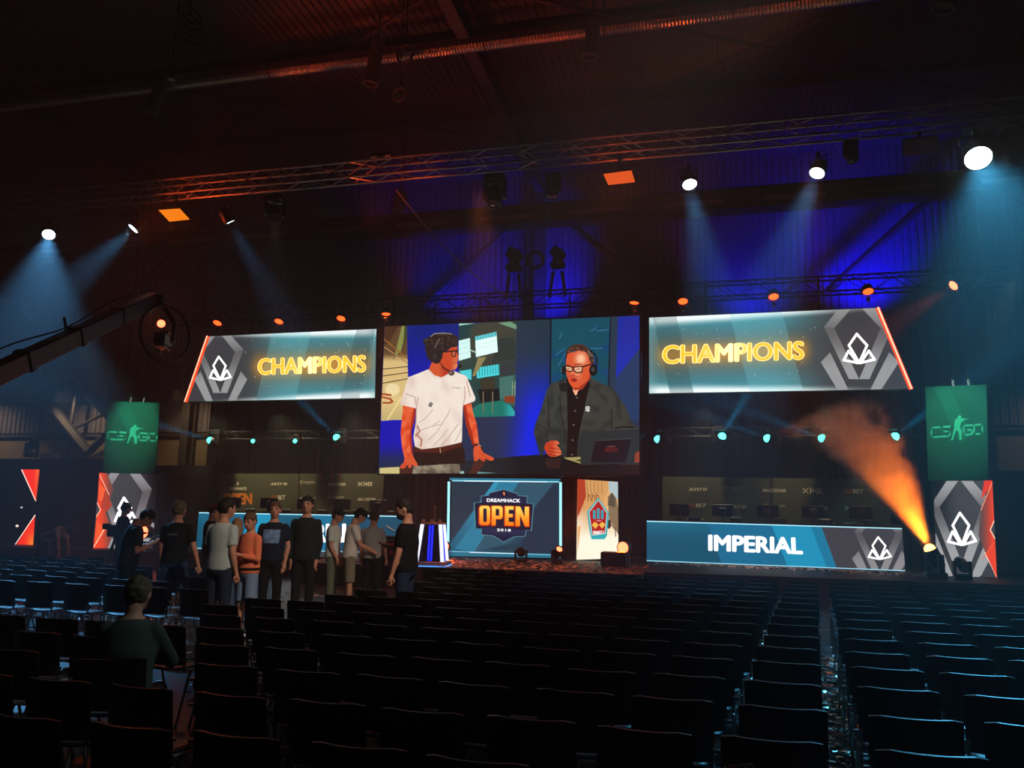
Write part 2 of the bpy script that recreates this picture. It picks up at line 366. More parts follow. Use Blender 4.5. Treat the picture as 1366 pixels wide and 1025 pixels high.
def bil(q, s, t):     # q: tl, tr, br, bl
    return tuple((q[0][k] * (1 - s) + q[1][k] * s) * (1 - t) + (q[3][k] * (1 - s) + q[2][k] * s) * t for k in (0, 1))
FONTC = {}
def text_geo(s, bold=0.0, spacing=1.0, shear=0.0):
    key = (s, bold, spacing, shear)
    if key not in FONTC:
        cu = bpy.data.curves.new('t', 'FONT'); cu.body = s; cu.offset = bold; cu.space_character = spacing; cu.shear = shear; cu.resolution_u = 4; cu.fill_mode = 'FRONT'; cu.dimensions = '2D'
        o = bpy.data.objects.new('t', cu); me = o.to_mesh()
        vs_ = [(v.co.x, v.co.y) for v in me.vertices]; fs = [tuple(p.vertices) for p in me.polygons]; o.to_mesh_clear()
        bpy.data.objects.remove(o); bpy.data.curves.remove(cu)
        x0 = min(v[0] for v in vs_); x1 = max(v[0] for v in vs_); y0 = min(v[1] for v in vs_); y1 = max(v[1] for v in vs_)
        FONTC[key] = ([((x - x0) / (x1 - x0), 1 - (y - y0) / (y1 - y0)) for x, y in vs_], fs)
    return FONTC[key]
class Img:
    def __init__(s, plane, quad, Z=None, base=0.004, step=0.0006):
        s.pl = plane; s.quad = quad; s.v = []; s.f = []; s.c = []; s.off = base; s.step = step; s.Z = Z or (lambda x, y: (x, y))
    def _add(s, px, faces, cols):
        n = len(s.v); s.v += [s.pl.at(x, y, s.off) for x, y in px]; s.f += [tuple(i + n for i in f) for f in faces]; s.c += cols; s.off += s.step
    def grid(s, fn, nx, ny, quad=None, k=1.0):
        q = quad or s.quad; px = []; cols = []
        for j in range(ny + 1):
            for i in range(nx + 1): px.append(bil(q, i / nx, j / ny)); cols.append(rgb(fn(i / nx, j / ny), k))
        s._add(px, [(j * (nx + 1) + i, j * (nx + 1) + i + 1, (j + 1) * (nx + 1) + i + 1, (j + 1) * (nx + 1) + i) for j in range(ny) for i in range(nx)], cols)
    def poly(s, pts, col, k=1.0, raw=False, edge=None, noclip=False):
        if not raw: pts = [s.Z(*p) for p in pts]
        if not noclip:
            pts = clip_poly(pts, s.quad)
            if len(pts) < 3: return
        tris = [tuple(t) for t in tessellate_polygon([[Vector((x, y, 0)) for x, y in pts]])]; pts = list(pts)
        if callable(col):
            edge = edge or 6.0; cache = {}; work = tris; tris = []
            def mid(a, b):
                key = (min(a, b), max(a, b))
                if key not in cache: cache[key] = len(pts); pts.append(((pts[a][0] + pts[b][0]) / 2, (pts[a][1] + pts[b][1]) / 2))
                return cache[key]
            while work:
                a, b, c = work.pop(); L = lambda p, q: math.hypot(pts[p][0] - pts[q][0], pts[p][1] - pts[q][1])
                ab, bc, ca = L(a, b), L(b, c), L(c, a); m = max(ab, bc, ca)
                if m < edge or len(pts) > 4000: tris.append((a, b, c)); continue
                if m == ab: q = mid(a, b); work += [(a, q, c), (q, b, c)]
                elif m == bc: q = mid(b, c); work += [(a, b, q), (a, q, c)]
                else: q = mid(c, a); work += [(a, b, q), (q, b, c)]
            cols = [rgb(col(*p), k) for p in pts]
        else: cols = [rgb(col, k)] * len(pts)
        s._add(pts, tris, cols)
    def line(s, pts, w, col, k=1.0, closed=False, raw=False):
        if not raw: pts = [s.Z(*p) for p in pts]
        n = len(pts); segs = n if closed else n - 1; pp = []; ff = []
        for i in range(segs):
            a, b = pts[i], pts[(i + 1) % n]; dx, dy = b[0] - a[0], b[1] - a[1]; L = math.hypot(dx, dy) or 1; ex, ey = dx / L * w * .35, dy / L * w * .35; nx, ny = -dy / L * w / 2, dx / L * w / 2
            a = (a[0] - ex, a[1] - ey); b = (b[0] + ex, b[1] + ey); qd = clip_poly([(a[0] + nx, a[1] + ny), (b[0] + nx, b[1] + ny), (b[0] - nx, b[1] - ny), (a[0] - nx, a[1] - ny)], s.quad)
            if qd: ff.append(tuple(range(len(pp), len(pp) + len(qd)))); pp += qd
        s._add(pp, ff, [rgb(col, k)] * len(pp))
    def text(s, t, quad, col, k=1.0, bold=0.0, raw=False, grad=None, spacing=1.0, shear=0.0):
        if not raw: quad = [s.Z(*p) for p in quad]
        vs_, fs = text_geo(t, 0.0, spacing, shear); hgt = abs(quad[3][1] - quad[0][1]); r = max(0, bold) * hgt * 1.25
        ins = 0.35 * r; x0, y0 = quad[0]; q = quad
        for dx, dy in ([(0, 0)] if r < .12 else [(r * math.cos(i * PI / 4), r * .7 * math.sin(i * PI / 4)) for i in range(8)]):
            s._add([(lambda p: (p[0] + dx, p[1] + dy))(bil(q, a, b)) for a, b in vs_], fs, [rgb(col(a, b) if callable(col) else lerp(col, grad, b) if grad else col, k) for a, b in vs_]); s.off -= s.step * .9
    def ell(s, c, rx, ry, col, k=1.0, n=20, raw=False, a0=0, a1=360, rot=0):
        cr, sr = math.cos(rot), math.sin(rot); P = []
        for i in range(n + (a1 - a0 < 360)):
            a = math.radians(a0 + (a1 - a0) * i / n); x, y = rx * math.cos(a), ry * math.sin(a); P.append((c[0] + x * cr - y * sr, c[1] + x * sr + y * cr))
        s.poly(P, col, k, raw)
    def glowspot(s, c, rx, ry, col, k0, base, n=18, rings=5, raw=True):
        pass
    def build(s, name, parent, m):
        o = parent.location if parent else Vector((0, 0, 0))
        inv = parent.matrix_basis.inverted() if parent else Matrix()
        me = bpy.data.meshes.new(name); me.from_pydata([inv @ Vector((v.x, v.y, max(v.z, .504 if v.y > 17.3 else .01))) for v in s.v], [], s.f)
        a = me.color_attributes.new('Col', 'FLOAT_COLOR', 'POINT'); a.data.foreach_set('color', [x for c in s.c for x in (*c, 1)])
        me.materials.append(m); me.update(); return link(name, me, parent)
LED = attr_mat('led_picture', True, 1.18)
PRINT = attr_mat('printed_cloth', False)
def panel_thing(name, lab, cat, pl, quad, depth=0.12, m=BLACK, grow=0.6, group=None):
    cx = sum(p[0] for p in quad) / len(quad); cy = sum(p[1] for p in quad) / len(quad); c = pl.at(cx, cy)
    t = thing(name, lab, cat, c, 0, group); bpy.context.view_layer.update
    q = [(cx + (p[0] - cx) * (1 + 2 * grow / max(40, abs(p[0] - cx) * 2)), cy + (p[1] - cy) * (1 + 2 * grow / max(30, abs(p[1] - cy) * 2))) for p in quad]
    zf = lambda v: Vector((v.x, v.y, max(v.z, (.506 if v.y > 17.3 else .01))))
    MB().prism([zf(pl.at(*p)) - c for p in q], -pl.n * depth).build('housing', m, t)
    return t
# the emblem: kite with two leaves, drawn in a unit box
def emblem(im, x0, y0, w, h, lw, k=1.5, col=(250, 250, 250)):
    M = lambda pts: [(x0 + u * w, y0 + v * h) for u, v in pts]
    im.line(M([(.43, .03), (.73, .40), (.50, .97), (.50, .97), (.20, .40)]), lw, col, k, True, True)
    im.line(M([(.19, .58), (.05, .88), (.46, .97)]), lw, col, k, True, True)
    im.line(M([(.78, .58), (.95, .86), (.54, .97)]), lw, col, k, True, True)
def bands(im, x0, y0, w, h, hi=(135, 135, 137), lo=(92, 90, 92), k=1.0):
    M = lambda pts: [(x0 + u * w, y0 + v * h) for u, v in pts]
    def g(x, y): t = sstep(y0 - h, y0 + h * .2, y); return lerp(hi, lo, t)
    def g2(x, y): t = sstep(y0 - h * .1, y0 + 1.2 * h, y); return lerp(lo, hi, t)
    im.poly(M([(0.0, -.93), (.37, -.93), (-.23, -.16), (-.53, -.2)]), g, k, True); im.poly(M([(.47, -.93), (.85, -.93), (1.5, -.25), (1.13, -.16)]), g, k, True)
    im.poly(M([(-.53, -.2), (-.23, -.16), (.50, 1.5), (.2, 1.5)]), g2, k, True); im.poly(M([(1.5, -.25), (1.13, -.16), (.50, 1.5), (.8, 1.5)]), g2, k, True)
    im.poly(M([(-.62, .95), (-.35, .62), (.25, 2.0), (-.05, 2.0)]), g2, k, True); im.poly(M([(1.66, .95), (1.38, .62), (.75, 2.0), (1.05, 2.0)]), g2, k, True)
    im.poly(M([(.33, .95), (.5, 1.5), (.66, .95), (.5, 1.02)]), lerp(lo, (40, 40, 44), .6), k, True)

S20 = Plane((-20, 20), (20, 20))
# ---- two parallelogram wing screens
def wing(lab, quad, left):
    t = panel_thing('wing_screen', lab, 'screen', S20, quad, 0.14)
    im = Img(S20, quad)
    if left: tq = [(345, 479), (487, 474.5), (487, 496), (345, 500)]; ex, ey, ew, eh = 278.4, 474.9, 31, 33; xin, xout = 500, 275
    else: tq = [(884.6, 461.6), (1071.5, 456), (1071.5, 479.2), (884.6, 485.3)]; ex, ey, ew, eh = 1123.3, 444.5, 45.7, 41; xin, xout = 866, 1190
    cx = sum(p[0] for p in tq) / 4; cy = sum(p[1] for p in tq) / 4; hw = (tq[1][0] - tq[0][0]) / 2
    def fn(s, v):
        x, y = bil(quad, s, v); f = (x - xout) / (xin - xout)              # 1 at the inner end
        edge = min(v, 1 - v); c = lerp((60, 62, 66), (78, 108, 112), sstep(.15, .6, f)); c = lerp(c, (62, 140, 152), sstep(.36, 0.05, edge) * sstep(.2, .55, f) * .85)
        w = sstep(.13 * (0.25 + f), 0.0, edge) * sstep(-.1, .7, f); c = lerp(c, (245, 255, 255), min(1, w * 1.25))
        e2 = sstep(.95, 1.0, f); c = lerp(c, (120, 165, 170), e2 * .4)
        dx = max(0, abs(x - cx) - hw + 4) ; dy = abs(y - (cy + (x - cx) * (-.03))); gl = math.exp(-(dx / 12) ** 2 - (dy / 15) ** 2)
        return lerp(c, (236, 150, 40), min(1, gl * .72))
    im.grid(fn, 110, 44)
    # oblique lighter bars (only away from the lettering glow)
    bars = ([((352, 346), (380, 346), (350, 540), (322, 540))] if 0 else [])
    for x0, x1, lean, sg in (((366, 386, -27, 1), (386, 418, -27, 1), (478, 503, -27, -1)) if left else ((866, 898, 30, -1), (969, 1011, 35, 1), (1011, 1040, 35, 1))):
        ymid = 488 if left else 470
        def bc(x, y):
            q = quad; v = (y - (q[0][1] + q[1][1]) / 2 - (x - (q[0][0] + q[1][0]) / 2) * (q[1][1] - q[0][1]) / (q[1][0] - q[0][0])) / ((q[3][1] - q[0][1] + q[2][1] - q[1][1]) / 2)
            s_ = (x - (quad[0][0] * (1 - v) + quad[3][0] * v)) / ((quad[1][0] * (1 - v) + quad[2][0] * v) - (quad[0][0] * (1 - v) + quad[3][0] * v)); return lerp(fn(min(1, max(0, s_)), min(1, max(0, v))), (120, 205, 215) if sg > 0 else (40, 60, 66), .25)
        im.poly([(x0, quad[0][1] - 20), (x1, quad[1][1] - 20) if 0 else (x1, quad[0][1] - 20), (x1 + lean, quad[3][1] + 10), (x0 + lean, quad[3][1] + 10)], bc, 1, True, 4.0)
    bands(im, ex, ey, ew, eh, (150, 152, 154), (96, 96, 98))
    emblem(im, ex, ey, ew, eh, 2.4 if left else 3.2, 1.6)
    im.text('CHAMPIONS', tq, (255, 226, 150), 1.4, 0.062, True)
    im.text('CHAMPIONS', tq, lambda a, b: lerp((255, 184, 44), (255, 246, 190), math.exp(-((a - .47) / .11) ** 2)), 1.3, 0.02, True)
    rnd = random.Random(5)
    for i in range(22):
        x = cx + rnd.uniform(-1.25, 1.25) * hw; y = cy + rnd.choice((-1, 1)) * rnd.uniform(13, 34); im.ell((x, y), .5, .5, (235, 240, 220), 1.2, 6, True)
    im.build('screen_image', t, LED)
    # red light tube on the slanted end
    a, b = (quad[0], quad[3]) if left else (quad[1], quad[2]); sg = -1 if left else 1
    P = [S20.at(a[0] + sg * 1.5, a[1] - .5, 0.05) - t.location, S20.at(b[0] + sg * 1.5, b[1] + .5, 0.05) - t.location]
    MB().tube(P, 0.05, 8).build('light_tube', glow('red_tube', (255, 66, 22), 1.6), t)
    d = S20.n * .035; MB().tube([p + d for p in P], 0.022, 6).build('tube_core', glow('tube_core', (255, 205, 170), 1.6), t)
    for f in (.25, .75):
        q = bil([quad[0], quad[1], quad[2], quad[3]], f, 0); q = S20.at(*q, -0.1) - t.location; MB().box(q + Vector((0, 0, .42)), (.06, .06, .85)).build('hanger', DKMETAL, t)
wing('wide slanted screen reading CHAMPIONS with emblem at its left end, left of the presenters', [(279, 449), (502, 439), (500, 531), (249, 536)], True)
wing('wide slanted screen reading CHAMPIONS with emblem at its right end, right of the presenters', [(866, 424), (1169, 411), (1214, 519), (866, 525)], False)

# ---- central video screen
VQ = [(513, 436), (853, 421), (853, 634), (505, 632)]
vt = panel_thing('video_screen', 'large central video screen showing two presenters wearing headsets', 'screen', S20, VQ, 0.16, BLACK, 2.0)
im = Img(S20, VQ)
Z1 = lambda x, y: (500 + x / 7.19, 420 + y / 7.19)
Z2 = lambda x, y: (500 + x / 7.19, 520 + y / 7.19)
Z3 = lambda x, y: (690 + x / 7.322, 420 + y / 7.322)
Z4 = lambda x, y: (690 + x / 7.589, 520 + y / 7.589)
def nz(x, y, s, z=0): return noise.noise(Vector((x * s, y * s, z)))
# studio backdrop
def bg(s, v):
    x, y = bil(VQ, s, v); c = (26, 44, 78)
    if x < 700: c = lerp((10, 30, 118), (4, 14, 170), sstep(430, 520, y)); c = lerp(c, (22, 38, 74), sstep(560, 625, y) if x > 560 else sstep(590, 620, y))
    if x > 640: c = lerp((30, 50, 66), (24, 48, 92), sstep(440, 520, y))
    if x > 590 and y > 545: c = lerp(c, (32, 46, 70), .9)
    b = math.exp(-((x - 712 - (560 - y) * .14) / 26) ** 2) * sstep(470, 560, y) if x < 760 else 0; c = lerp(c, (4, 34, 232), b * .95)
    return c
im.grid(bg, 60, 44); im.Z = Z3
im.poly([(975, 20), (1195, 10), (1195, 330), (960, 625)], lambda x, y: lerp((16, 40, 150), (14, 46, 172), sstep(430, 500, y)))
im.poly([(960, 625), (1195, 330), (1195, 1030), (930, 1030)], (30, 56, 96)); im.poly([(908, 28), (985, 18), (960, 700), (885, 700)], (34, 54, 72))
im.poly([(335, 45), (908, 28), (885, 720), (325, 720)], lambda x, y: lerp((8, 74, 92), (10, 62, 112), sstep(.1, .6, nz(x, y, .06))), edge=4)
im.poly([(320, 42), (338, 40), (328, 760), (312, 760)], (10, 18, 30)); im.poly([(905, 28), (918, 28), (898, 700), (884, 700)], (10, 20, 34))
for a, b in (((410, 240), (440, 170)), ((370, 400), (460, 330)), ((720, 160), (775, 125)), ((775, 160), (890, 145)), ((700, 330), (830, 330)), ((400, 500), (470, 380))): im.line([a, b], .9, (60, 120, 160))
im.Z = Z1                                       # sandy wall picture at the far left
im.poly([(95, 115), (308, 106), (318, 610), (262, 1010), (60, 1010)], lambda x, y: lerp((92, 66, 40), (216, 186, 124), sstep(470, 484, y)), edge=4)
im.poly([(95, 115), (230, 108), (130, 270), (92, 300)], (70, 44, 26)); im.poly([(262, 107), (308, 106), (250, 350), (190, 400)], (134, 140, 72)); im.poly([(285, 106), (308, 106), (308, 200), (270, 310)], (64, 70, 40))
im.line([(92, 235), (308, 420)], 1.6, (150, 96, 40)); im.line([(92, 310), (250, 420), (308, 460)], 1.4, (168, 130, 80)); im.line([(170, 410), (245, 425)], 1.6, (190, 160, 110)); im.line([(180, 420), (250, 130)], 1.5, (110, 84, 50))
for a, b in (((80, 522), (314, 498)), ((78, 588), (314, 555)), ((76, 658), (314, 615))): im.line([a, b], 1.2, (72, 58, 38))
im.ell((170, 720), 70, 60, (236, 216, 164)); im.line([(66, 760), (150, 770), (168, 815), (150, 840), (80, 838)], 2.6, (176, 72, 32)); im.ell((120, 800), 22, 26, (150, 48, 24)); im.line([(90, 860), (140, 866)], 1.2, (80, 60, 40)); im.line([(110, 1000), (280, 770)], 1.8, (238, 214, 140))
im.Z = Z2; im.poly([(62, 60), (285, 60), (262, 285), (62, 300)], lambda x, y: lerp((222, 194, 134), (196, 174, 116), sstep(530, 560, y))); im.line([(120, 290), (250, 80)], 1.8, (240, 216, 146)); im.line([(66, 70), (150, 90), (170, 115), (140, 128), (80, 126)], 2.4, (170, 66, 30))
im.Z = Z1                                       # picture of a hall with bright windows behind
im.poly([(805, 92), (1358, 64), (1340, 975), (880, 985), (806, 600)], lambda x, y: lerp((52, 66, 56), (26, 62, 60), sstep(455, 520, y) + .3 * nz(x, y, .09)), edge=4)
im.poly([(805, 92), (960, 84), (880, 220), (805, 240)], (20, 60, 62)); im.poly([(808, 86), (960, 82), (808, 105)], (160, 214, 200)); im.poly([(1180, 80), (1300, 66), (1358, 100), (1358, 140)], (110, 150, 120)); im.poly([(960, 84), (1180, 76), (1340, 150), (1355, 430), (1010, 500), (930, 300)], (58, 62, 52)); im.poly([(1180, 230), (1340, 210), (1350, 420), (1120, 470)], (38, 52, 50))
im.poly([(805, 250), (912, 224), (920, 410), (805, 442)], (208, 244, 240), 1.05); im.poly([(962, 210), (1166, 163), (1180, 357), (970, 407)], (220, 248, 244), 1.1); im.poly([(962, 210), (1166, 163), (1168, 205), (964, 250)], (96, 206, 214))
for i in range(7): im.line([(985 + i * 28, 205 - i * 6.5), (987 + i * 28, 243 - i * 6.5)], .7, (30, 110, 120))
for y in (290, 330): im.line([(968, y), (1174, y - 45)], .4, (150, 200, 196))
for y in (285, 330, 380): im.line([(808, y), (914, y - 25)], .4, (150, 200, 196))
im.line([(912, 338), (975, 365)], 1.2, (190, 220, 200))
im.poly([(975, 508), (1190, 475), (1195, 577), (980, 612)], (70, 214, 220)); im.poly([(805, 542), (926, 523), (928, 628), (880, 610)], (76, 206, 214))
for i in range(8): im.line([(1002 + i * 26, 505 - i * 4), (1004 + i * 26, 590 - i * 4)], .8, (16, 104, 116))
im.poly([(990, 410), (1070, 405), (960, 590), (935, 590)], (138, 128, 84)); im.poly([(1200, 470), (1350, 440), (1350, 570), (1200, 600)], (44, 54, 56)); im.poly([(1190, 600), (1352, 575), (1345, 880), (1195, 830)], (46, 92, 86))
for i in range(8): im.line([(1205 + i * 16, 610 - i * 3), (1207 + i * 16, 800 + i * 6)], .8, (84, 136, 126))
im.line([(1320, 640), (1318, 790)], 1, (150, 170, 140)); im.line([(1345, 640), (1343, 780)], 1, (150, 170, 140)); im.line([(1318, 700), (1345, 696)], 1, (150, 170, 140)); im.poly([(1240, 785), (1340, 775), (1340, 850), (1245, 840)], (132, 58, 34))
im.poly([(1010, 620), (1150, 600), (1150, 720), (1020, 720)], (52, 50, 36)); im.poly([(980, 720), (1195, 710), (1200, 860), (1020, 850)], (10, 22, 22))
im.poly([(935, 905), (990, 860), (1080, 840), (1210, 825), (1300, 870), (1342, 930), (1342, 972), (910, 985)], lambda x, y: lerp((14, 112, 98), (40, 168, 176), sstep(668, 686, x)))
for x in (1040, 1130): im.line([(x, 740), (x, 945)], 1.3, (120, 110, 80))
# desk with reflections
im.Z = Z2
im.poly([(45, 752), (240, 742), (240, 808), (45, 808)], (204, 190, 128)); im.poly([(236, 745), (420, 720), (830, 690), (1345, 640), (2560, 560), (2560, 900), (236, 900)], lambda x, y: lerp((26, 34, 40), (16, 18, 22), sstep(640, 720, x)))
im.poly([(238, 748), (365, 742), (362, 808), (236, 808)], (70, 34, 24))
# presenter on the left: arms
SK = lambda x, y: lerp((214, 66, 26), (232, 108, 66), sstep(-.2, .5, nz(x, y, .12, 3) + .15))
skd = (164, 42, 18)
im.Z = Z2
im.poly([(270, 150), (395, 170), (385, 280), (352, 400), (352, 520), (368, 640), (285, 660), (262, 560), (246, 420), (258, 300)], SK, edge=4)
im.poly([(352, 400), (385, 280), (395, 170), (375, 168), (345, 330), (335, 470), (345, 600), (366, 640)], skd)
im.poly([(285, 655), (368, 640), (410, 715), (408, 735), (380, 740), (355, 715), (350, 748), (325, 752), (312, 722), (288, 755), (262, 757), (238, 750), (255, 720), (278, 700)], (214, 84, 44))
im.line([(322, 745), (330, 705)], .8, skd); im.line([(285, 748), (302, 705)], .8, skd); im.line([(262, 745), (285, 712)], .7, skd)
im.poly([(845, 145), (925, 130), (945, 230), (975, 320), (1000, 520), (945, 540), (905, 440), (872, 330)], SK, edge=4)
im.poly([(845, 145), (872, 150), (900, 300), (935, 420), (962, 535), (945, 540), (905, 440), (872, 330)], skd)
im.poly([(950, 545), (1005, 530), (1040, 605), (1140, 655), (1140, 678), (1105, 682), (1050, 660), (1062, 685), (1035, 688), (1000, 660), (985, 685), (955, 685), (945, 620)], (216, 86, 46)); im.line([(1000, 650), (1055, 680)], .8, skd); im.line([(1010, 605), (1100, 672)], .8, skd); im.line([(960, 640), (980, 680)], .7, skd)
im.poly([(960, 690), (1060, 690), (990, 800), (900, 806)], (72, 36, 28)); im.line([(944, 552), (965, 528), (1000, 522), (1025, 560), (1032, 580)], 2.0, (36, 20, 16)); im.line([(990, 520), (1020, 545)], 1, (200, 150, 120))
# trousers and belt
im.poly([(365, 540), (830, 500), (862, 600), (868, 700), (600, 720), (415, 722), (372, 650)], (34, 18, 14)); im.poly([(380, 560), (832, 505), (836, 545), (640, 606), (500, 604), (380, 600)], (78, 30, 18)); im.line([(626, 565), (630, 606)], 1.2, (170, 140, 110)); im.ell((620, 714), 8, 6, (120, 110, 90))
im.poly([(370, 735), (600, 722), (740, 712), (812, 718), (825, 800), (360, 806)], lambda x, y: lerp((150, 138, 118), (88, 78, 66), sstep(-.2, .35, nz(x, y, .15, 5)))); im.poly([(735, 718), (812, 716), (824, 800), (770, 802)], (112, 98, 82)); im.poly([(820, 785), (855, 782), (855, 806), (818, 806)], (150, 190, 180)); im.poly([(985, 788), (1170, 800), (985, 808)], (96, 140, 136))
# t-shirt
im.Z = Z1
def SH(x, y): return lerp((240, 226, 214), (214, 186, 172), sstep(-.1, .9, nz(x * 1.0, y * .7, .07, 2) * .6 + (.25 * sstep(566, 546, x)) + .3 * sstep(560, 600, y)))
im.poly([(320, 600), (400, 570), (510, 525), (640, 560), (760, 540), (880, 590), (900, 640), (965, 800), (958, 830), (845, 870), (840, 1000), (835, 1210), (830, 1225), (640, 1268), (450, 1292), (385, 1265), (370, 1180), (395, 1000), (400, 900), (245, 865), (242, 845), (285, 720)], SH, edge=5)
fold = (196, 164, 150)
for a in ([(415, 790), (400, 890), (398, 1000), (390, 1090)], [(860, 690), (865, 780), (850, 860)], [(300, 760), (385, 790), (392, 860)], [(880, 640), (915, 780)]): im.line(a, 1.4, fold)
im.Z = Z2
for a in ([(560, 190), (480, 280), (420, 320)], [(700, 240), (600, 400), (520, 480)], [(800, 330), (700, 470), (640, 530)], [(830, 380), (770, 500)], [(640, 330), (520, 360), (420, 400)], [(410, 330), (398, 400), (420, 430), (385, 460)], [(720, 190), (690, 260)], [(620, 300), (560, 340)], [(700, 380), (620, 480), (560, 540)]): im.line(a, 1.0, fold)
for a in ([(410, 350), (430, 400), (392, 440)], [(395, 430), (450, 480), (440, 540)]): im.line(a, 2.2, (180, 120, 96))
im.poly([(532, 118), (560, 134), (540, 170), (510, 155)], (40, 36, 38)); im.poly([(535, 128), (552, 138), (538, 160), (520, 150)], (190, 186, 180)); im.ell((536, 144), 8, 8, (40, 36, 38))
# neck, head
im.Z = Z1
im.text('Frags', [(742, 692), (828, 697), (826, 714), (740, 712)], (60, 58, 60), 1, 0.0, False, None, 1.15, .3)
im.poly([(545, 460), (640, 430), (735, 520), (700, 570), (640, 602), (570, 580), (515, 530)], lambda x, y: lerp((206, 84, 44), (176, 52, 24), sstep(585, 596, x))); im.poly([(500, 525), (520, 528), (575, 585), (640, 605), (705, 572), (735, 528), (750, 540), (700, 590), (640, 618), (560, 600)], (228, 208, 196))
im.poly([(640, 380), (668, 350), (700, 345), (735, 310), (790, 305), (795, 350), (805, 385), (803, 420), (792, 432), (796, 452), (788, 466), (795, 480), (788, 505), (770, 528), (735, 528), (680, 515), (630, 480), (600, 440)], lambda x, y: lerp((200, 70, 34), (226, 128, 88), sstep(600, 609, x) * sstep(466, 490, y) + .3 * sstep(466, 462, y)), edge=3)
im.line([(752, 462), (790, 460)], 1.0, (140, 36, 26)); im.poly([(640, 480), (680, 515), (735, 530), (700, 545), (640, 520)], (150, 44, 22))
hair = (44, 30, 26)
im.poly([(462, 240), (500, 225), (560, 182), (610, 172), (670, 170), (740, 178), (795, 212), (798, 290), (780, 310), (735, 315), (690, 345), (655, 365), (645, 420), (600, 470), (545, 455), (505, 420), (480, 330), (485, 290), (460, 270)], lambda x, y: lerp((40, 27, 24), (70, 54, 46), sstep(.0, .5, nz(x, y, .25, 8))), edge=3)
im.line([(535, 210), (570, 183), (660, 176), (735, 186)], 1.0, (150, 140, 134)); im.line([(620, 232), (575, 315)], 1.6, (104, 88, 80)); im.line([(540, 235), (560, 290)], .8, (90, 76, 68)); im.ell((590, 405), 52, 66, (34, 28, 28)); im.ell((575, 402), 24, 30, (52, 44, 42)); im.line([(668, 358), (740, 350), (795, 345)], 1.7, (26, 12, 12)); im.line([(738, 350), (742, 398), (770, 402), (778, 355)], 1.4, (26, 12, 12)); im.poly([(742, 356), (774, 353), (768, 398), (746, 396)], (188, 96, 62)); im.line([(790, 340), (800, 385)], 1.2, (30, 14, 12))
im.line([(620, 460), (690, 530), (735, 560)], 1.2, (40, 28, 26)); im.ell((815, 495), 24, 16, (22, 20, 22)); im.ell((735, 560), 30, 25, (74, 54, 44)); im.ell((728, 556), 14, 10, (150, 120, 100))
# presenter on the right
im.Z = Z4
JK = lambda x, y: lerp((58, 60, 54), (40, 46, 46), sstep(-.1, .5, nz(x, y, .1, 4) + sstep(566, 590, y) * .5))
im.poly([(300, 0), (350, -70), (500, -110), (720, -130), (860, -60), (960, -25), (1010, 40), (1100, 180), (1160, 330), (1240, 400), (1240, 780), (500, 700), (280, 600), (240, 690), (200, 560), (165, 430), (185, 340), (240, 200)], JK, edge=5)
im.poly([(495, -130), (700, -130), (712, 30), (690, 130), (655, 330), (610, 520), (605, 690), (498, 690), (510, 400), (505, 100)], (22, 18, 17))
for a in ([(310, 60), (318, 200), (318, 420)], [(430, 60), (440, 250), (480, 400), (490, 560)], [(200, 350), (290, 400), (310, 470)], [(960, 200), (955, 390)], [(190, 470), (260, 510)]): im.line(a, 1.2, (28, 30, 28))
im.line([(1000, 388), (1080, 378), (1190, 380)], 1.8, (18, 20, 20)); im.line([(700, -80), (740, 40), (690, 200), (640, 400)], .8, (74, 76, 68))
for p in ((606, 82), (585, 215), (570, 358), (560, 512), (556, 660)): im.ell(p, 9, 8, (110, 106, 100))
im.ell((712, 185), 22, 18, (226, 222, 216)); im.poly([(690, 205), (735, 205), (728, 222), (695, 218)], (226, 222, 216)); im.ell((712, 185), 9, 7, (90, 90, 88))
# right hand on the desk
im.poly([(290, 540), (340, 515), (410, 520), (430, 548), (395, 560), (425, 590), (445, 625), (448, 655), (400, 678), (340, 682), (300, 650), (270, 590)], lambda x, y: lerp((190, 62, 32), (222, 110, 70), sstep(736, 744, x)))
for a in ([(330, 590), (425, 605)], [(325, 625), (440, 640)], [(330, 655), (405, 672)]): im.line(a, 1.0, (140, 36, 20))
im.poly([(290, 700), (440, 695), (430, 800), (310, 800)], (58, 34, 32)); im.line([(300, 795), (405, 820)], .9, (150, 110, 100))
# desk front part and laptop
im.poly([(0, 690), (240, 690), (480, 690), (640, 760), (1240, 760), (1240, 900), (0, 900)], lambda x, y: lerp((14, 20, 24), (34, 22, 24), sstep(800, 845, x))); im.poly([(280, 700), (440, 695), (430, 800), (300, 795)], (48, 30, 30))
im.poly([(470, 690), (640, 680), (640, 770), (560, 740)], (158, 148, 92)); im.poly([(500, 705), (640, 750), (640, 800), (600, 780)], (20, 16, 16)); im.poly([(580, 715), (640, 708), (640, 730)], (26, 22, 20))
im.poly([(640, 440), (690, 430), (1240, 400), (1240, 640), (1190, 745), (640, 765)], (36, 46, 48)); im.poly([(790, 518), (1155, 498), (1095, 738), (740, 738)], (24, 22, 30)); im.line([(790, 516), (1152, 497)], .7, (70, 76, 80))
im.poly([(1195, 640), (1240, 620), (1240, 740), (1185, 735)], (140, 62, 44)); im.text('OPEN', [(893, 592), (1015, 586), (1010, 624), (888, 628)], (176, 44, 44), 1, 0.01); im.text('OPEN', [(898, 596), (1012, 590), (1008, 618), (893, 622)], (48, 24, 30), 1, -0.005); im.line([(915, 576), (995, 572)], .6, (150, 90, 90))
im.line([(830, 868), (1240, 872)], .6, (150, 60, 50))
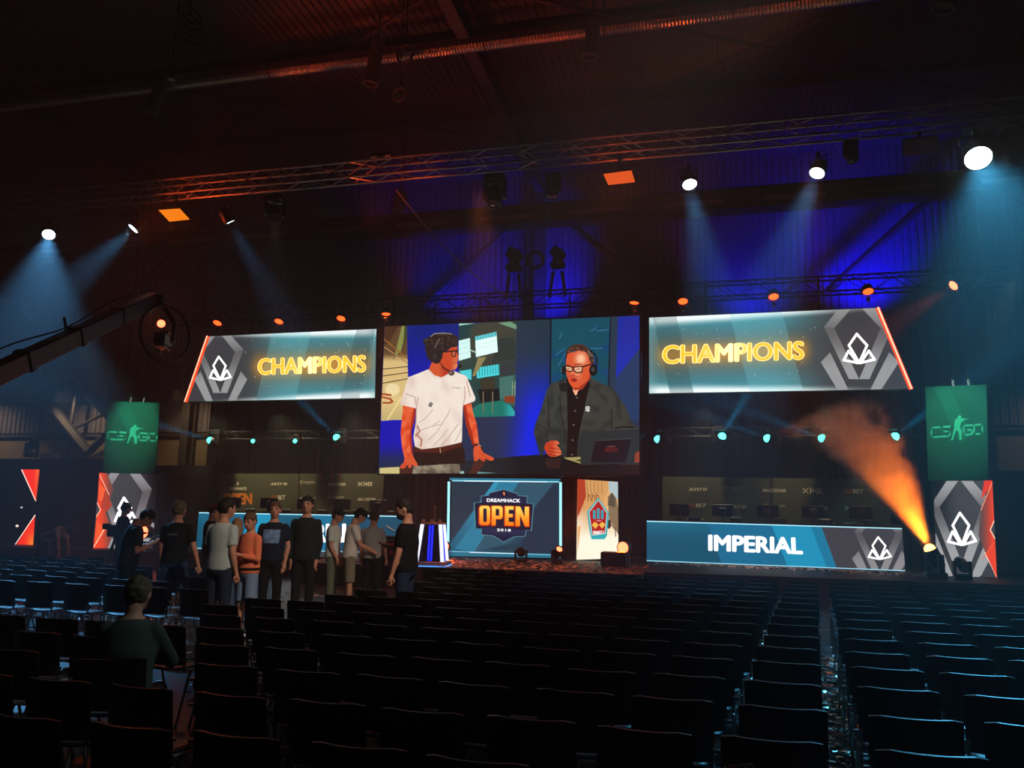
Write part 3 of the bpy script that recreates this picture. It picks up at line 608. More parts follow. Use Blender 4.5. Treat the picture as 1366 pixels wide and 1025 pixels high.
# head of the right presenter
im.Z = Z3
im.poly([(545, 690), (690, 560), (700, 640), (690, 700), (600, 740), (570, 785), (545, 750)], lambda x, y: lerp((206, 80, 48), (236, 150, 116), sstep(770, 764, x)))
im.poly([(478, 430), (490, 380), (600, 350), (690, 360), (735, 420), (720, 540), (690, 640), (640, 690), (590, 715), (540, 712), (510, 670), (490, 620), (476, 560)], lambda x, y: lerp((214, 84, 46), (246, 190, 150), min(1, 1.2 * math.exp(-((x - 775) / 7) ** 2 - ((y - 479) / 8) ** 2) + .5 * math.exp(-((x - 770) / 5) ** 2 - ((y - 500) / 7) ** 2))), edge=3)
im.poly([(690, 640), (735, 480), (715, 630), (640, 725), (560, 735), (540, 712), (600, 715)], (160, 50, 26)); im.poly([(520, 620), (560, 612), (590, 628), (582, 655), (540, 662), (522, 648)], (186, 52, 40)); im.poly([(530, 634), (578, 634), (560, 650)], (84, 14, 14)); im.line([(500, 605), (560, 598), (605, 612)], 1.0, (170, 60, 36)); im.poly([(522, 560), (545, 545), (560, 580), (525, 592)], (226, 120, 84)); im.line([(520, 590), (558, 586)], .9, (164, 52, 30))
im.poly([(470, 400), (485, 345), (510, 310), (570, 288), (640, 290), (700, 325), (735, 370), (752, 440), (745, 490), (720, 485), (690, 400), (670, 365), (600, 350), (540, 355), (490, 385), (480, 440)], lambda x, y: lerp((62, 36, 28), (120, 84, 66), sstep(-.1, .5, nz(x, y, .3, 9))), edge=3)
im.line([(700, 335), (755, 385), (778, 430), (772, 500)], 2.2, (14, 24, 30)); im.line([(690, 345), (740, 410)], .8, (120, 120, 116)); im.ell((742, 542), 40, 56, (16, 14, 16)); im.ell((740, 535), 18, 26, (58, 60, 62)); im.ell((455, 545), 22, 44, (18, 18, 22)); im.line([(458, 590), (455, 630), (405, 670)], 1.2, (18, 16, 18)); im.line([(430, 560), (432, 520)], .6, (120, 120, 120))
gl_ = (36, 8, 8)
for q in ([(468, 500), (535, 512), (540, 548), (520, 556), (476, 545)], [(552, 512), (638, 505), (632, 560), (580, 566), (558, 550)]): im.poly(q, (238, 186, 150)); im.line(q, 1.5, gl_, 1, True)
im.line([(534, 515), (556, 515)], 1.5, gl_); im.line([(636, 508), (720, 485)], 1.8, gl_); im.line([(560, 487), (630, 482)], 1.3, (120, 44, 26)); im.line([(470, 490), (520, 496)], 1.2, (120, 44, 26)); im.line([(575, 535), (615, 532)], 1.0, (120, 50, 40)); im.line([(482, 528), (515, 532)], 1.0, (120, 50, 40))
im.poly([(405, 680), (460, 660), (498, 690), (498, 740), (420, 750)], (26, 28, 28)); im.poly([(545, 745), (598, 735), (580, 785), (565, 790)], (244, 176, 140)); im.poly([(495, 700), (545, 745), (572, 800), (530, 860), (498, 820)], (18, 16, 16)); im.poly([(700, 640), (640, 725), (600, 740), (580, 790), (620, 830), (690, 760), (712, 680)], (20, 18, 18))
im.build('screen_image', vt, LED)
for px in (530, 580, 640, 700, 760, 820, 845):
    q = S20.at(px, 434 - (px - 513) * .044, -.08) - vt.location; MB().box(q + Vector((0, 0, .35)), (.04, .04, .7)).build('hanger', DKMETAL, vt)

# ---- centre stage screen with badge
A = atZ(598, 743, .56); SP4 = Plane((A.x - 5, 21.6), (A.x + 5, 21.6)); Z = lambda x, y: (590 + x / 5.464, 630 + y / 5.464)
Q4 = [Z(52, 42), Z(860, 50), Z(862, 628), Z(48, 612)]
t4 = panel_thing('stage_screen', 'stage screen with an orange and navy OPEN badge below the presenters', 'screen', SP4, Q4, 0.14, BLACK, 1.2)
im = Img(SP4, Q4, Z)
def f4(s, v):
    c = lerp((34, 70, 92), (26, 58, 78), v); d = math.hypot((s - .5) / .5, (v - .45) / .5); c = lerp((48, 92, 112), c, sstep(.2, .9, d))
    e = min(v, 1 - v); c = lerp(c, (30, 130, 160), sstep(.09, .03, e) * .75); return c
im.grid(f4, 40, 30)
im.poly([(380, 70), (565, 70), (60, 610), (60, 520)], lambda x, y: lerp((44, 146, 182), (24, 92, 120), sstep(650, 735, y)))
im.poly([(415, 70), (565, 70), (230, 585), (90, 560), (330, 230)], (34, 122, 156)); im.poly([(560, 70), (820, 70), (500, 520), (230, 585)], (40, 84, 104)); im.poly([(820, 72), (862, 72), (862, 600), (560, 590), (640, 300)], (30, 50, 70)); im.poly([(52, 72), (375, 72), (55, 500)], (30, 52, 70))
im.line([(60, 62), (860, 72)], 1.5, (150, 220, 236), 1.1); im.line([(160, 66), (760, 72)], .7, (245, 252, 255), 1.3); im.line([(55, 578), (860, 606)], 1.1, (120, 200, 222)); im.line([(200, 586), (560, 596)], .8, (235, 250, 255), 1.2)
navy = (24, 30, 62); line_ = (14, 16, 36); halo = (82, 130, 150)
def badge(P, w, c): im.poly(P, c)
body = [(286, 178), (340, 172), (345, 155), (400, 142), (447, 130), (495, 145), (545, 160), (552, 175), (618, 180), (612, 228), (662, 234), (645, 425), (608, 422), (602, 465), (520, 470), (445, 508), (375, 462), (288, 455), (290, 412), (246, 412), (236, 226), (288, 222)]
cx_, cy_ = 447, 318
im.poly([(cx_ + (x - cx_) * 1.035, cy_ + (y - cy_) * 1.035) for x, y in body], halo); im.poly(body, line_)
im.poly([(cx_ + (x - cx_) * .965, cy_ + (y - cy_) * .965) for x, y in body], navy)
im.poly([(236, 226), (662, 234), (645, 420), (246, 410)], line_); im.poly([(246, 234), (652, 242), (637, 411), (255, 402)], (28, 26, 52))
im.poly([(292, 184), (612, 186), (606, 226), (296, 220)], (30, 40, 74)); im.poly([(294, 402), (602, 420), (598, 458), (294, 448)], (34, 42, 74)); im.ell((448, 160), 20, 20, (16, 20, 44)); im.poly([(440, 150), (450, 144), (458, 160), (450, 174), (446, 162)], (240, 130, 60)); im.ell((451, 150), 3, 3, (250, 210, 160))
im.text('DREAMHACK', [(326, 193), (567, 197), (567, 222), (326, 217)], (250, 250, 250), 1.3, 0.03, spacing=1.0)
im.text('2018', [(400, 412), (498, 416), (498, 434), (400, 430)], (245, 245, 245), 1.2, 0.05, spacing=1.25)
def block(letter, x0, y0, x1, y1, dy):
    w, h = x1 - x0, y1 - y0; L = {}
    L['O'] = ([(.18, 0), (.82, 0), (1, .1), (1, .9), (.82, 1), (.18, 1), (0, .9), (0, .1)], [(.36, .16), (.66, .16), (.66, .84), (.36, .84)])
    L['P'] = ([(0, 0), (.82, 0), (1, .1), (1, .58), (.84, .68), (.36, .68), (.36, 1), (0, 1)], [(.36, .17), (.66, .17), (.66, .51), (.36, .51)])
    L['E'] = ([(0, 0), (1, 0), (1, .18), (.42, .18), (.42, .4), (.9, .4), (.9, .57), (.42, .57), (.42, .82), (1, .82), (1, 1), (0, 1)], None)
    L['N'] = ([(0, 0), (.34, 0), (.68, .55), (.68, 0), (1, 0), (1, 1), (.7, 1), (.32, .42), (.32, 1), (0, 1)], None)
    o, hole = L[letter]; T = lambda pts, e=0, sx=0, sy=0: [(x0 + u * w + (u - .5) * e + sx, y0 + v * h + dy * u + (v - .5) * e + sy) for u, v in pts]
    gy0 = Z(0, y0)[1]; gy1 = Z(0, y1)[1]
    im.poly(T(o, 16, 0, 3), (120, 20, 12)); im.poly(T(o, 8, -3, 2), (226, 70, 24)); im.poly(T(o), lambda x, y: lerp((255, 206, 84), (246, 128, 22), sstep(gy0, gy1, y)), 1.1, edge=5)
    if hole: im.poly(T(hole, 6), (120, 20, 12)); im.poly(T(hole, -3, 2, 0), (28, 26, 52))
block('O', 272, 246, 348, 384, 0); block('P', 362, 247, 440, 386, 1); block('E', 458, 249, 520, 388, 1); block('N', 536, 251, 632, 391, 3)
im.build('screen_image', t4, LED)
for x in (48, 862):
    a = SP4.at(*Z(x, 75 if x > 400 else 70), .12) - t4.location; b = SP4.at(*Z(x - (6 if x < 400 else 0), 545 if x > 400 else 520), .12) - t4.location
    MB().tube([a, b], 0.035, 8).build('light_tube', glow('cyan_tube', (150, 236, 255), 1.8), t4); MB().box(((a.x + b.x) / 2, a.y + .06, (a.z + b.z) / 2), (.1, .06, a.z - b.z + .1)).build('tube_holder', DKMETAL, t4)
# ---- narrow portrait screen
A = atZ(798, 747, .56); SP5 = Plane((A.x - 5, 21.8), (A.x + 5, 21.8)); Q5 = [Z(985, 52), Z(1280, 72), Z(1284, 630), Z(978, 640)]
t5 = panel_thing('portrait_screen', 'narrow upright screen showing a sandy alley with a red pennant badge', 'screen', SP5, Q5, 0.14, BLACK, 1.0)
im = Img(SP5, Q5, Z); im.grid(lambda s, v: lerp(lerp((196, 120, 62), (236, 190, 130), s), (255, 250, 226), sstep(.25, .78, v + .12 * nz(s, v, 3))), 16, 30)
im.poly([(1040, 52), (1220, 68), (1205, 150), (1160, 215), (1045, 270), (1030, 300)], (214, 158, 96)); im.poly([(985, 52), (1040, 55), (1048, 180), (1000, 300), (984, 330)], (176, 62, 38)); im.poly([(1210, 68), (1280, 72), (1282, 200), (1240, 190), (1215, 130)], (176, 196, 200)); im.poly([(1205, 180), (1240, 150), (1268, 190), (1282, 260), (1285, 460), (1215, 340)], (136, 112, 84)); im.poly([(1225, 160), (1235, 150), (1262, 200), (1260, 260), (1205, 240)], (88, 78, 62))
for x in (1062, 1092, 1122): im.line([(x, 215), (x, 150)], 1.0, (120, 74, 40)); im.line([(x, 180), (x + 14, 168), (x + 22, 205)], 1.0, (120, 74, 40))
for i in range(5): im.line([(1050 + i * 28, 65 + i * 3), (1060 + i * 26, 140 + i * 4)], .8, (150, 100, 56))
im.line([(1205, 350), (1260, 420), (1265, 470)], 1.3, (90, 70, 52)); im.ell((1215, 380), 16, 34, (70, 54, 44)); im.poly([(985, 400), (1010, 390), (985, 600)], (236, 176, 112))
im.poly([(1138, 186), (1215, 300), (1200, 465), (1182, 490), (1088, 490), (1075, 440), (1055, 290)], (40, 170, 180)); im.poly([(1138, 200), (1204, 300), (1190, 450), (1090, 465), (1066, 292)], (190, 214, 210)); im.poly([(1138, 208), (1198, 302), (1184, 445), (1096, 458), (1072, 294)], (176, 26, 28))
for x, y0 in ((1108, 278), (1137, 265), (1166, 278)): im.poly([(x - 9, y0), (x + 9, y0), (x + 9, 342), (x - 9, 340)], (40, 170, 190)); im.line([(x, y0 + 14), (x, 336)], .5, (20, 110, 130))
im.poly([(1112, 362), (1140, 385), (1116, 415), (1090, 385)], (240, 186, 74)); im.poly([(1166, 362), (1190, 384), (1164, 412), (1142, 384)], (240, 186, 74)); im.text('FRANCE 1', [(1102, 430), (1176, 428), (1174, 450), (1102, 455)], (250, 240, 230), 1.1, .04); im.text('TOURS', [(1122, 350), (1156, 350), (1156, 360), (1122, 360)], (240, 230, 220), 1, .03)
im.build('screen_image', t5, LED)
# ---- long desks with LED fronts
Zr = lambda x, y: (840 + x / 3.415, 620 + y / 3.415)
def desk(lab, pl, quad, Zf, em, tq, stripes, left):
    t = panel_thing('player_desk', lab, 'desk', pl, quad, 0.1, BLACK, 0.4); im = Img(pl, quad, Zf)
    im.grid(lambda s, v: lerp(lerp((26, 104, 134), (20, 76, 102), s), (14, 60, 84), sstep(.0, .5, v) * .5), 30, 8)
    for q, c in stripes: im.poly(q, c)
    if em: bands(im, *em[:4], (140, 136, 138), (84, 80, 84)); emblem(im, *em)
    im.text('IMPERIAL', tq, (250, 252, 253), 1.35, .055)
    a, b, c, d = quad; im.line([(a[0], a[1] + .6), (b[0], b[1] + .6)], 1.5, (170, 226, 240), 1.2, False, True); im.line([(d[0], d[1] - .6), (c[0], c[1] - .6)], 1.2, (150, 210, 230), 1.1, False, True)
    im.build('screen_image', t, LED)
    o = t.location; P0 = pl.at(*quad[0]); P1 = pl.at(*quad[1]); B0 = pl.at(*quad[3]); L = (P1 - P0).length; mid = (P0 + P1) / 2; rot = Matrix.Rotation(math.atan2(pl.u.y, pl.u.x), 3, 'Z')
    MB().box(mid - o - pl.n * .45 + Vector((0, 0, .02)), (L, .9, .05), rot).build('desk_top', mat('desk_top', (22, 22, 24), .35), t)
    for s in (.02, .5, .98): MB().box(P0.lerp(P1, s) - o - pl.n * .5 - Vector((0, 0, (P0.lerp(P1, s).z - .502) / 2)), (.05, .7, P0.lerp(P1, s).z - .504), rot).build('leg', DKMETAL, t)
    return t, P0, P1, rot
qr = [Zr(78, 256), Zr(1240, 290), Zr(1256, 486), Zr(78, 440)]
A, B = atZ(863, 749, .52), atZ(1208, 763, .52); PR = Plane(A, B)
dr, R0, R1, RR = desk('long right desk with lit blue front reading IMPERIAL and emblem', PR, qr, Zr, (*Zr(1083, 328), 33, 31, 2.3), [(362, 322), (783, 336), (785, 406), (362, 390)],
     [([(355, 262), (645, 272), (722, 470), (420, 455)], (24, 104, 142)), ([(645, 272), (822, 276), (900, 474), (722, 470)], (30, 142, 182)), ([(822, 276), (872, 278), (945, 478), (900, 474)], (26, 116, 152)), ([(872, 278), (1243, 290), (1256, 490), (945, 478)], (64, 60, 66))], False)
MX = -10.1                                  # the set is symmetric about x = -5.05
A2, B2 = Vector((MX - B.x, B.y, 0)), Vector((MX - A.x, A.y, 0)); PL = Plane(A2, B2)
pr0 = proj((B2.x, B2.y, R0.z)); pr1 = proj((A2.x, A2.y, R0.z)); pb0 = proj((B2.x, B2.y, .52)); pb1 = proj((A2.x, A2.y, .52))
ql = [pr1, pr0, pb0, pb1]; ZL = lambda x, y: bil(ql, 1 - (x - 78) / 1170, (y - 270) / 190)
lx0 = (526 - pr0[0])
dL, L0, L1, RL = desk('long left desk with lit blue front mostly hidden by the standing group', PL, ql, lambda x, y: (x, y), None, [(373, 700.5), (467.5, 699.5), (467.5, 723), (373, 722.5)],
     [([(335, 680), (372, 680), (352, 745), (315, 745)], (34, 146, 186)), ([(320, 680), (335, 680), (315, 745), (300, 745)], (22, 100, 134)), ([(420, 680), (450, 680), (432, 745), (402, 745)], (26, 112, 150))], True)
# ---- emblem panels at both ends, neon panel far left
Zq = lambda x, y: (1200 + x / 3.536, 500 + y / 3.536)
A, B = atZ(1250, 768, .5), atZ(1330, 773, .5); PE = Plane((A.x, A.y - .1), (B.x, A.y - .1)); qe = [Zq(158, 499), Zq(437, 499), Zq(460, 968), Zq(178, 958)]
te = panel_thing('emblem_panel', 'tall lit panel with white emblem and red right edge', 'screen', PE, qe, .12, BLACK, .6); im = Img(PE, qe, Zq)
im.grid(lambda s, v: lerp(lerp((10, 8, 8), (66, 66, 68), sstep(0, .42, s)), (60, 58, 60), v), 14, 14); bands(im, *Zq(222, 650), 41, 45, (158, 158, 160), (92, 88, 90))
redf = lambda x, y: lerp((150, 20, 8), (244, 74, 34), sstep(1310, 1326, x))
im.poly([(432, 505), (440, 500), (446, 690), (428, 732), (450, 775), (470, 975), (458, 965), (372, 760), (385, 640)], lambda x, y: lerp((92, 66, 64), (236, 60, 24), sstep(1306, 1328, x)), edge=4)
im.poly([(400, 500), (440, 499), (436, 515), (385, 590)], (222, 54, 26)); im.poly([(405, 850), (450, 775), (462, 965)], (230, 64, 30))
im.line([(436, 510), (384, 640)], .9, (255, 150, 110), 1.2); im.line([(446, 690), (428, 732), (450, 775)], 1.2, (255, 200, 170), 1.3); im.line([(402, 840), (460, 965)], .9, (255, 210, 190), 1.3); im.line([(390, 870), (446, 790)], .8, (240, 110, 70)); im.line([(300, 962), (460, 966)], .9, (240, 70, 40))
emblem(im, *Zq(222, 648), 41, 45, 3.2, 1.5); im.build('screen_image', te, LED)
Zn = lambda x, y: (x / 4.553, 580 + y / 4.553)
A = atZ(126, 732, .5); PE2 = Plane((A.x, A.y), (A.x + 3, A.y)); qe2 = [Zn(603, 232), Zn(960, 242), Zn(925, 694), Zn(566, 690)]
te2 = panel_thing('emblem_panel', 'tall lit panel with white emblem and red left edge behind camera operator', 'screen', PE2, qe2, .12, BLACK, .6); im = Img(PE2, qe2, Zn)
im.grid(lambda s, v: lerp(lerp((66, 66, 68), (12, 8, 8), sstep(.62, 1, s)), (60, 58, 60), v * .6), 14, 14); bands(im, *Zn(690, 378), 34, 42, (158, 158, 160), (96, 90, 92))
im.poly([(603, 232), (650, 236), (690, 330), (640, 470), (690, 600), (655, 690), (566, 690), (586, 498), (610, 458), (592, 415)], lambda x, y: lerp((246, 66, 22), (110, 70, 66), sstep(131, 152, x)), edge=4)
im.poly([(605, 300), (640, 330), (660, 420), (600, 400)], (250, 96, 44)); im.poly([(590, 520), (640, 580), (575, 680)], (250, 92, 40)); im.poly([(640, 330), (680, 430), (650, 470), (612, 440)], (180, 60, 36))
im.line([(606, 245), (662, 365)], .9, (255, 190, 160), 1.2); im.line([(592, 415), (610, 458), (586, 498)], 1.3, (255, 170, 140), 1.3); im.line([(640, 565), (570, 682)], .9, (255, 210, 180), 1.3); im.line([(600, 690), (640, 560)], .6, (200, 80, 50))
emblem(im, *Zn(692, 380), 31, 36, 3.4, 1.5); im.build('screen_image', te2, LED)
PN = Plane((-30, 20.55), (10, 20.55)); qn = [Zn(128, 210), Zn(240, 211), Zn(203, 686), Zn(84, 686)]
tn = panel_thing('neon_panel', 'narrow black panel with two glowing red triangles at the far left', 'screen', PN, [(4, 624), Zn(243, 206), Zn(206, 690), (2, 732)], .06, BLACK, .2); im = Img(PN, [(4, 620), (54, 620), (54, 735), (2, 735)], Zn)
im.poly([(130, 212), (238, 212), (234, 235), (216, 402)], lambda x, y: lerp((250, 40, 12), (255, 92, 30), sstep(44, 51, x)), edge=3); im.poly([(213, 490), (200, 684), (92, 684)], lambda x, y: lerp((250, 40, 12), (255, 130, 40), sstep(30, 44, x) * sstep(700, 728, y)), edge=3)
im.line([(132, 214), (217, 402)], 1.2, (255, 205, 190), 1.5); im.line([(213, 490), (92, 682)], 1.2, (255, 205, 190), 1.5); im.line([(238, 212), (238, 236), (217, 402)], .5, (255, 60, 30)); im.ell((104, 555), 10, 7, (255, 220, 200), 1.3, 10); im.ell((131, 443), 8, 5, (200, 190, 190), 1, 10)  # the two pale dots are reflections painted onto the black panel
im.build('screen_image', tn, LED)
# ---- printed sponsor walls behind the players
Zs = lambda x, y: (280 + x / 5.254, 625 + y / 5.254)
CREAM = (250, 242, 212); OLIVE = (84, 86, 64)
def claw(im, x, y, w, h, c):
    for i in range(3): im.poly([(x + w * i * .36, y), (x + w * (i * .36 + .22), y + h * .08), (x + w * (i * .36 + .12), y + h), (x + w * (i * .36 + .02), y + h * .7)], c)
def sail(im, x, y, w, h, c):
    for i in range(3): im.poly([(x + w * (.1 + .3 * i), y + h), (x + w * (.3 + .3 * i), y + h * (.35 * abs(i - 1))), (x + w * (.42 + .3 * i), y + h)], c)
def cross(im, x, y, w, h, c):
    im.line([(x, y), (x + w, y + h)], 1.3, c); im.line([(x + w, y), (x, y + h)], 1.3, c)
def logo(im, kind, x0, y0, x1, y1, sl=0.0):
    w = x1 - x0; h = y1 - y0; R = lambda a, b, c, d: [(x0 + a * w, y0 + b * h + sl * a * w), (x0 + c * w, y0 + b * h + sl * c * w), (x0 + c * w, y0 + d * h + sl * c * w), (x0 + a * w, y0 + d * h + sl * a * w)]
    if kind == 'astro': im.text('astro', R(0, 0, 1, 1), CREAM, 1, .035, shear=.25, spacing=1.1)
    if kind == 'monster': claw(im, x0, y0 - h * .4, w * .2, h * 1.9, (190, 196, 120)); im.text('MONSTER', R(.27, .1, 1, .85), CREAM, 1, .02); im.text('ENERGY', R(.42, 1.05, .85, 1.3), CREAM, 1, -.01)
    if kind == 'corsair': sail(im, x0, y0 - h * .25, w * .28, h * 1.1, CREAM); im.text('CORSAIR', R(.3, .15, 1, 1), CREAM, 1, .03)
    if kind == 'h4x': cross(im, x0, y0 + h * .15, w * .26, h * .75, CREAM); im.text('H4X', R(.38, 0, 1, 1), CREAM, 1, .04)
    if kind == 'ggbet': im.text('GG', R(0, .0, .42, 1), (214, 112, 48), 1, .03, shear=.2); im.text('BET', R(.46, 0, 1, 1), CREAM, 1, .03, shear=.1)
def wallprint(lab, pl, quad, Zf, seam):
    t = panel_thing('sponsor_wall', lab, 'backdrop', pl, quad, .08, BLACK, .3); im = Img(pl, quad, Zf)
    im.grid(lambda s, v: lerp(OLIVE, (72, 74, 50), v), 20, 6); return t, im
# right
C_ = proj((R0.x, R0.y + 3.2, 1)); YW = 23.75; PW = Plane((-30, YW), (10, YW)); qw = [Zr(150, 55), Zr(1185, 68), Zr(1188, 330), Zr(150, 300)]
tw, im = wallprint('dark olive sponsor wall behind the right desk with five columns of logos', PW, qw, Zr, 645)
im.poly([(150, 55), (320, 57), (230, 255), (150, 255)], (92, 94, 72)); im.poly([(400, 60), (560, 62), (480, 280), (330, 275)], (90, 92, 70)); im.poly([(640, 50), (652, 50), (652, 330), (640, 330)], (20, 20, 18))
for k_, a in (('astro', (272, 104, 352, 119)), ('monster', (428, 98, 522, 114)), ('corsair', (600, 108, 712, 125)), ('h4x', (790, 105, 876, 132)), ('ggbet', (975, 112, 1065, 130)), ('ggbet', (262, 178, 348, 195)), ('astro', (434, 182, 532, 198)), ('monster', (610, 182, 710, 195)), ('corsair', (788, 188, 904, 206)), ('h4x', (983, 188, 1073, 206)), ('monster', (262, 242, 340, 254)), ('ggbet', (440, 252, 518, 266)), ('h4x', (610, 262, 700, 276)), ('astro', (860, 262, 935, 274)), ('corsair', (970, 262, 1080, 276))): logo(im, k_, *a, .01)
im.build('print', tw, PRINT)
qw = [Zs(65, 38), Zs(1220, 38), Zs(1205, 300), Zs(60, 330)]
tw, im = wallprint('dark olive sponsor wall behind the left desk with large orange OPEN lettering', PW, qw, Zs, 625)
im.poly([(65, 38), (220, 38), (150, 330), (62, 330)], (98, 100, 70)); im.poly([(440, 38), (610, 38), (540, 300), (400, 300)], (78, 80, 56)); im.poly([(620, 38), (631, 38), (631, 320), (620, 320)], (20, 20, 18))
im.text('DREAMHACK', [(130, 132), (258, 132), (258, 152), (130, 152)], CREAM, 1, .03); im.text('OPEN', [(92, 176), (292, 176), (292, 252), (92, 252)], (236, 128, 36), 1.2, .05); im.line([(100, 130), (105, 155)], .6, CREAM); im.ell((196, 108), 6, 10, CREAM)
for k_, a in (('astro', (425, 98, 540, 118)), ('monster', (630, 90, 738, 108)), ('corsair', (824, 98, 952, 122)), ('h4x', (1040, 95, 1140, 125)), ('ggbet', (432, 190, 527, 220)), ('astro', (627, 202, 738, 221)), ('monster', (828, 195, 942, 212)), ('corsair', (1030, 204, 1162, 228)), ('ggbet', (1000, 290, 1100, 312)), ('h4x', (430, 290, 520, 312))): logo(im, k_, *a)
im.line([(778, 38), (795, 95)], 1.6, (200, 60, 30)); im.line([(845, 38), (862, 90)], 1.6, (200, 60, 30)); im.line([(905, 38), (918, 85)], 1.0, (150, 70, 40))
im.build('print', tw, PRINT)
# ---- hanging cloth banners
def banner(lab, quad, lq, Y):
    pl = Plane((-30, Y), (10, Y)); cx = sum(p[0] for p in quad) / 4; cy = sum(p[1] for p in quad) / 4; c = pl.at(cx, cy); t = thing('hanging_banner', lab, 'banner', c)
    im = Img(pl, [(quad[0][0] - 3, quad[0][1] - 3), (quad[1][0] + 3, quad[1][1] - 3), (quad[2][0] + 3, quad[2][1] + 3), (quad[3][0] - 3, quad[3][1] + 3)], None, .0)
    MB().prism([pl.at(*p, -.005) - c for p in quad], -pl.n * .02).build('backing', mat('banner_back', (10, 30, 26), .9), t)
    G = lambda s, v: lerp((0, 118, 88), (0, 100, 74), v); im.grid(G, 10, 12, quad); im.off += .002
    T = lambda pts: [bil(lq, u, v) for u, v in pts]; im.poly([bil(quad, .12, 0), bil(quad, .38, 0), bil(quad, .75, .5), bil(quad, .55, .62)], (0, 130, 98), 1, True)
    mint = (70, 236, 180); lw = (lq[1][0] - lq[0][0]) / 26
    for pts, cl in (([(.165, .45), (.03, .45), (.0, .53), (.0, .75), (.03, .82), (.165, .82)], False), ([(.365, .45), (.225, .45), (.2, .5), (.2, .58), (.225, .63), (.34, .63), (.365, .68), (.365, .77), (.34, .82), (.2, .82)], False),
                    ([(.80, .46), (.66, .46), (.635, .52), (.635, .75), (.66, .82), (.80, .82), (.80, .64), (.72, .64)], False), ([(.86, .46), (.98, .46), (1.0, .52), (1.0, .76), (.98, .82), (.86, .82), (.838, .76), (.838, .52)], True)): im.line(T(pts), lw, mint, 1, cl, True)
    im.poly(T([(.53, .06), (.56, .03), (.585, .08), (.585, .14), (.62, .17), (.74, .2), (.74, .215), (.64, .225), (.63, .28), (.59, .3), (.575, .42), (.565, .52), (.6, .66), (.59, .95), (.6, 1.0), (.545, 1.0), (.55, .95), (.535, .72), (.49, .6), (.46, .74), (.425, .98), (.375, 1.0), (.41, .86), (.425, .7), (.45, .5), (.45, .33), (.47, .19), (.51, .14)]), mint, 1, True)
    im.build('print', t, PRINT)
    for f in (.45, .7): q = pl.at(*bil(quad, f, 0)) - c; MB().box(q + Vector((0, 0, .06)), (.05, .05, .16)).build('clip', mat('clip_pale', (150, 150, 150), .4), t); MB().tube([q + Vector((0, 0, .1)), q + Vector((0, 0, 14.2 - c.z - q.z))], .008, 5).build('wire', DKMETAL, t)
Zb = lambda x, y: (130 + x / 6.83, 520 + y / 6.83)
banner('green hanging banner with mint soldier silhouette logo above the left emblem panel', [(143.5, 535), (213, 537.5), (207.5, 632), (137, 631)], [Zb(95, 305), Zb(540, 322), Zb(540, 500), Zb(95, 483)], 20.2)
banner('green hanging banner with mint soldier silhouette logo above the right emblem panel', [Zq(121, 58), Zq(410, 46), Zq(420, 497), Zq(135, 501)], [Zq(150, 196), Zq(390, 180), Zq(390, 300), Zq(150, 318)], 20.2)
# ------------------------------------------------------------------ stage lamps
CAN = mat('lamp_housing', (24, 24, 27), 0.4, 0.3)
ORANGE = (255, 92, 26); WHITEC = (104, 190, 255); TEAL = (30, 190, 255)
def par(lab, pos, aim, r, lens, power, lc, ang, up, group, blend=.5, cat='stage lamp', name='wash_lamp', yoke=True, L=None):
    pos = Vector(pos); ax = (Vector(aim) - pos).normalized(); L = L or 2.2 * r
    t = thing(name, lab, cat, pos, 0, group)
    MB().lathe([(r * .55, -L), (r * .9, -L * .8), (r, -L * .3), (r * 1.04, 0), (r * 1.04, .012), (r * .94, .012), (r * .94, 0)], (0, 0, 0), ax, 16).build('housing', CAN, t, None, True)
    MB().lathe([(r * .93, 0), (r * .6, .006), (0.001, .01)], (0, 0, 0), ax, 18).build('lens', lens, t)
    h = Vector((-ax.y, ax.x, 0)); h = h.normalized() if h.length > .05 else Vector((1, 0, 0)); c = -ax * L * .4; u = Vector((0, 0, 1 if up else -1))
    if yoke:
        MB().tube([c + h * r * 1.1, c + h * r * 1.15 + u * r * 1.5, c - h * r * 1.15 + u * r * 1.5, c - h * r * 1.1], r * .1, 6).build('yoke', DKMETAL, t)
        MB().box(c + u * (r * 1.5 + .06), (.07, .05, .12)).build('clamp', DKMETAL, t)
    if power: o = spot('lamp_light', pos + ax * .04, pos + ax, lc, power, ang, blend, r * .8)
    return t
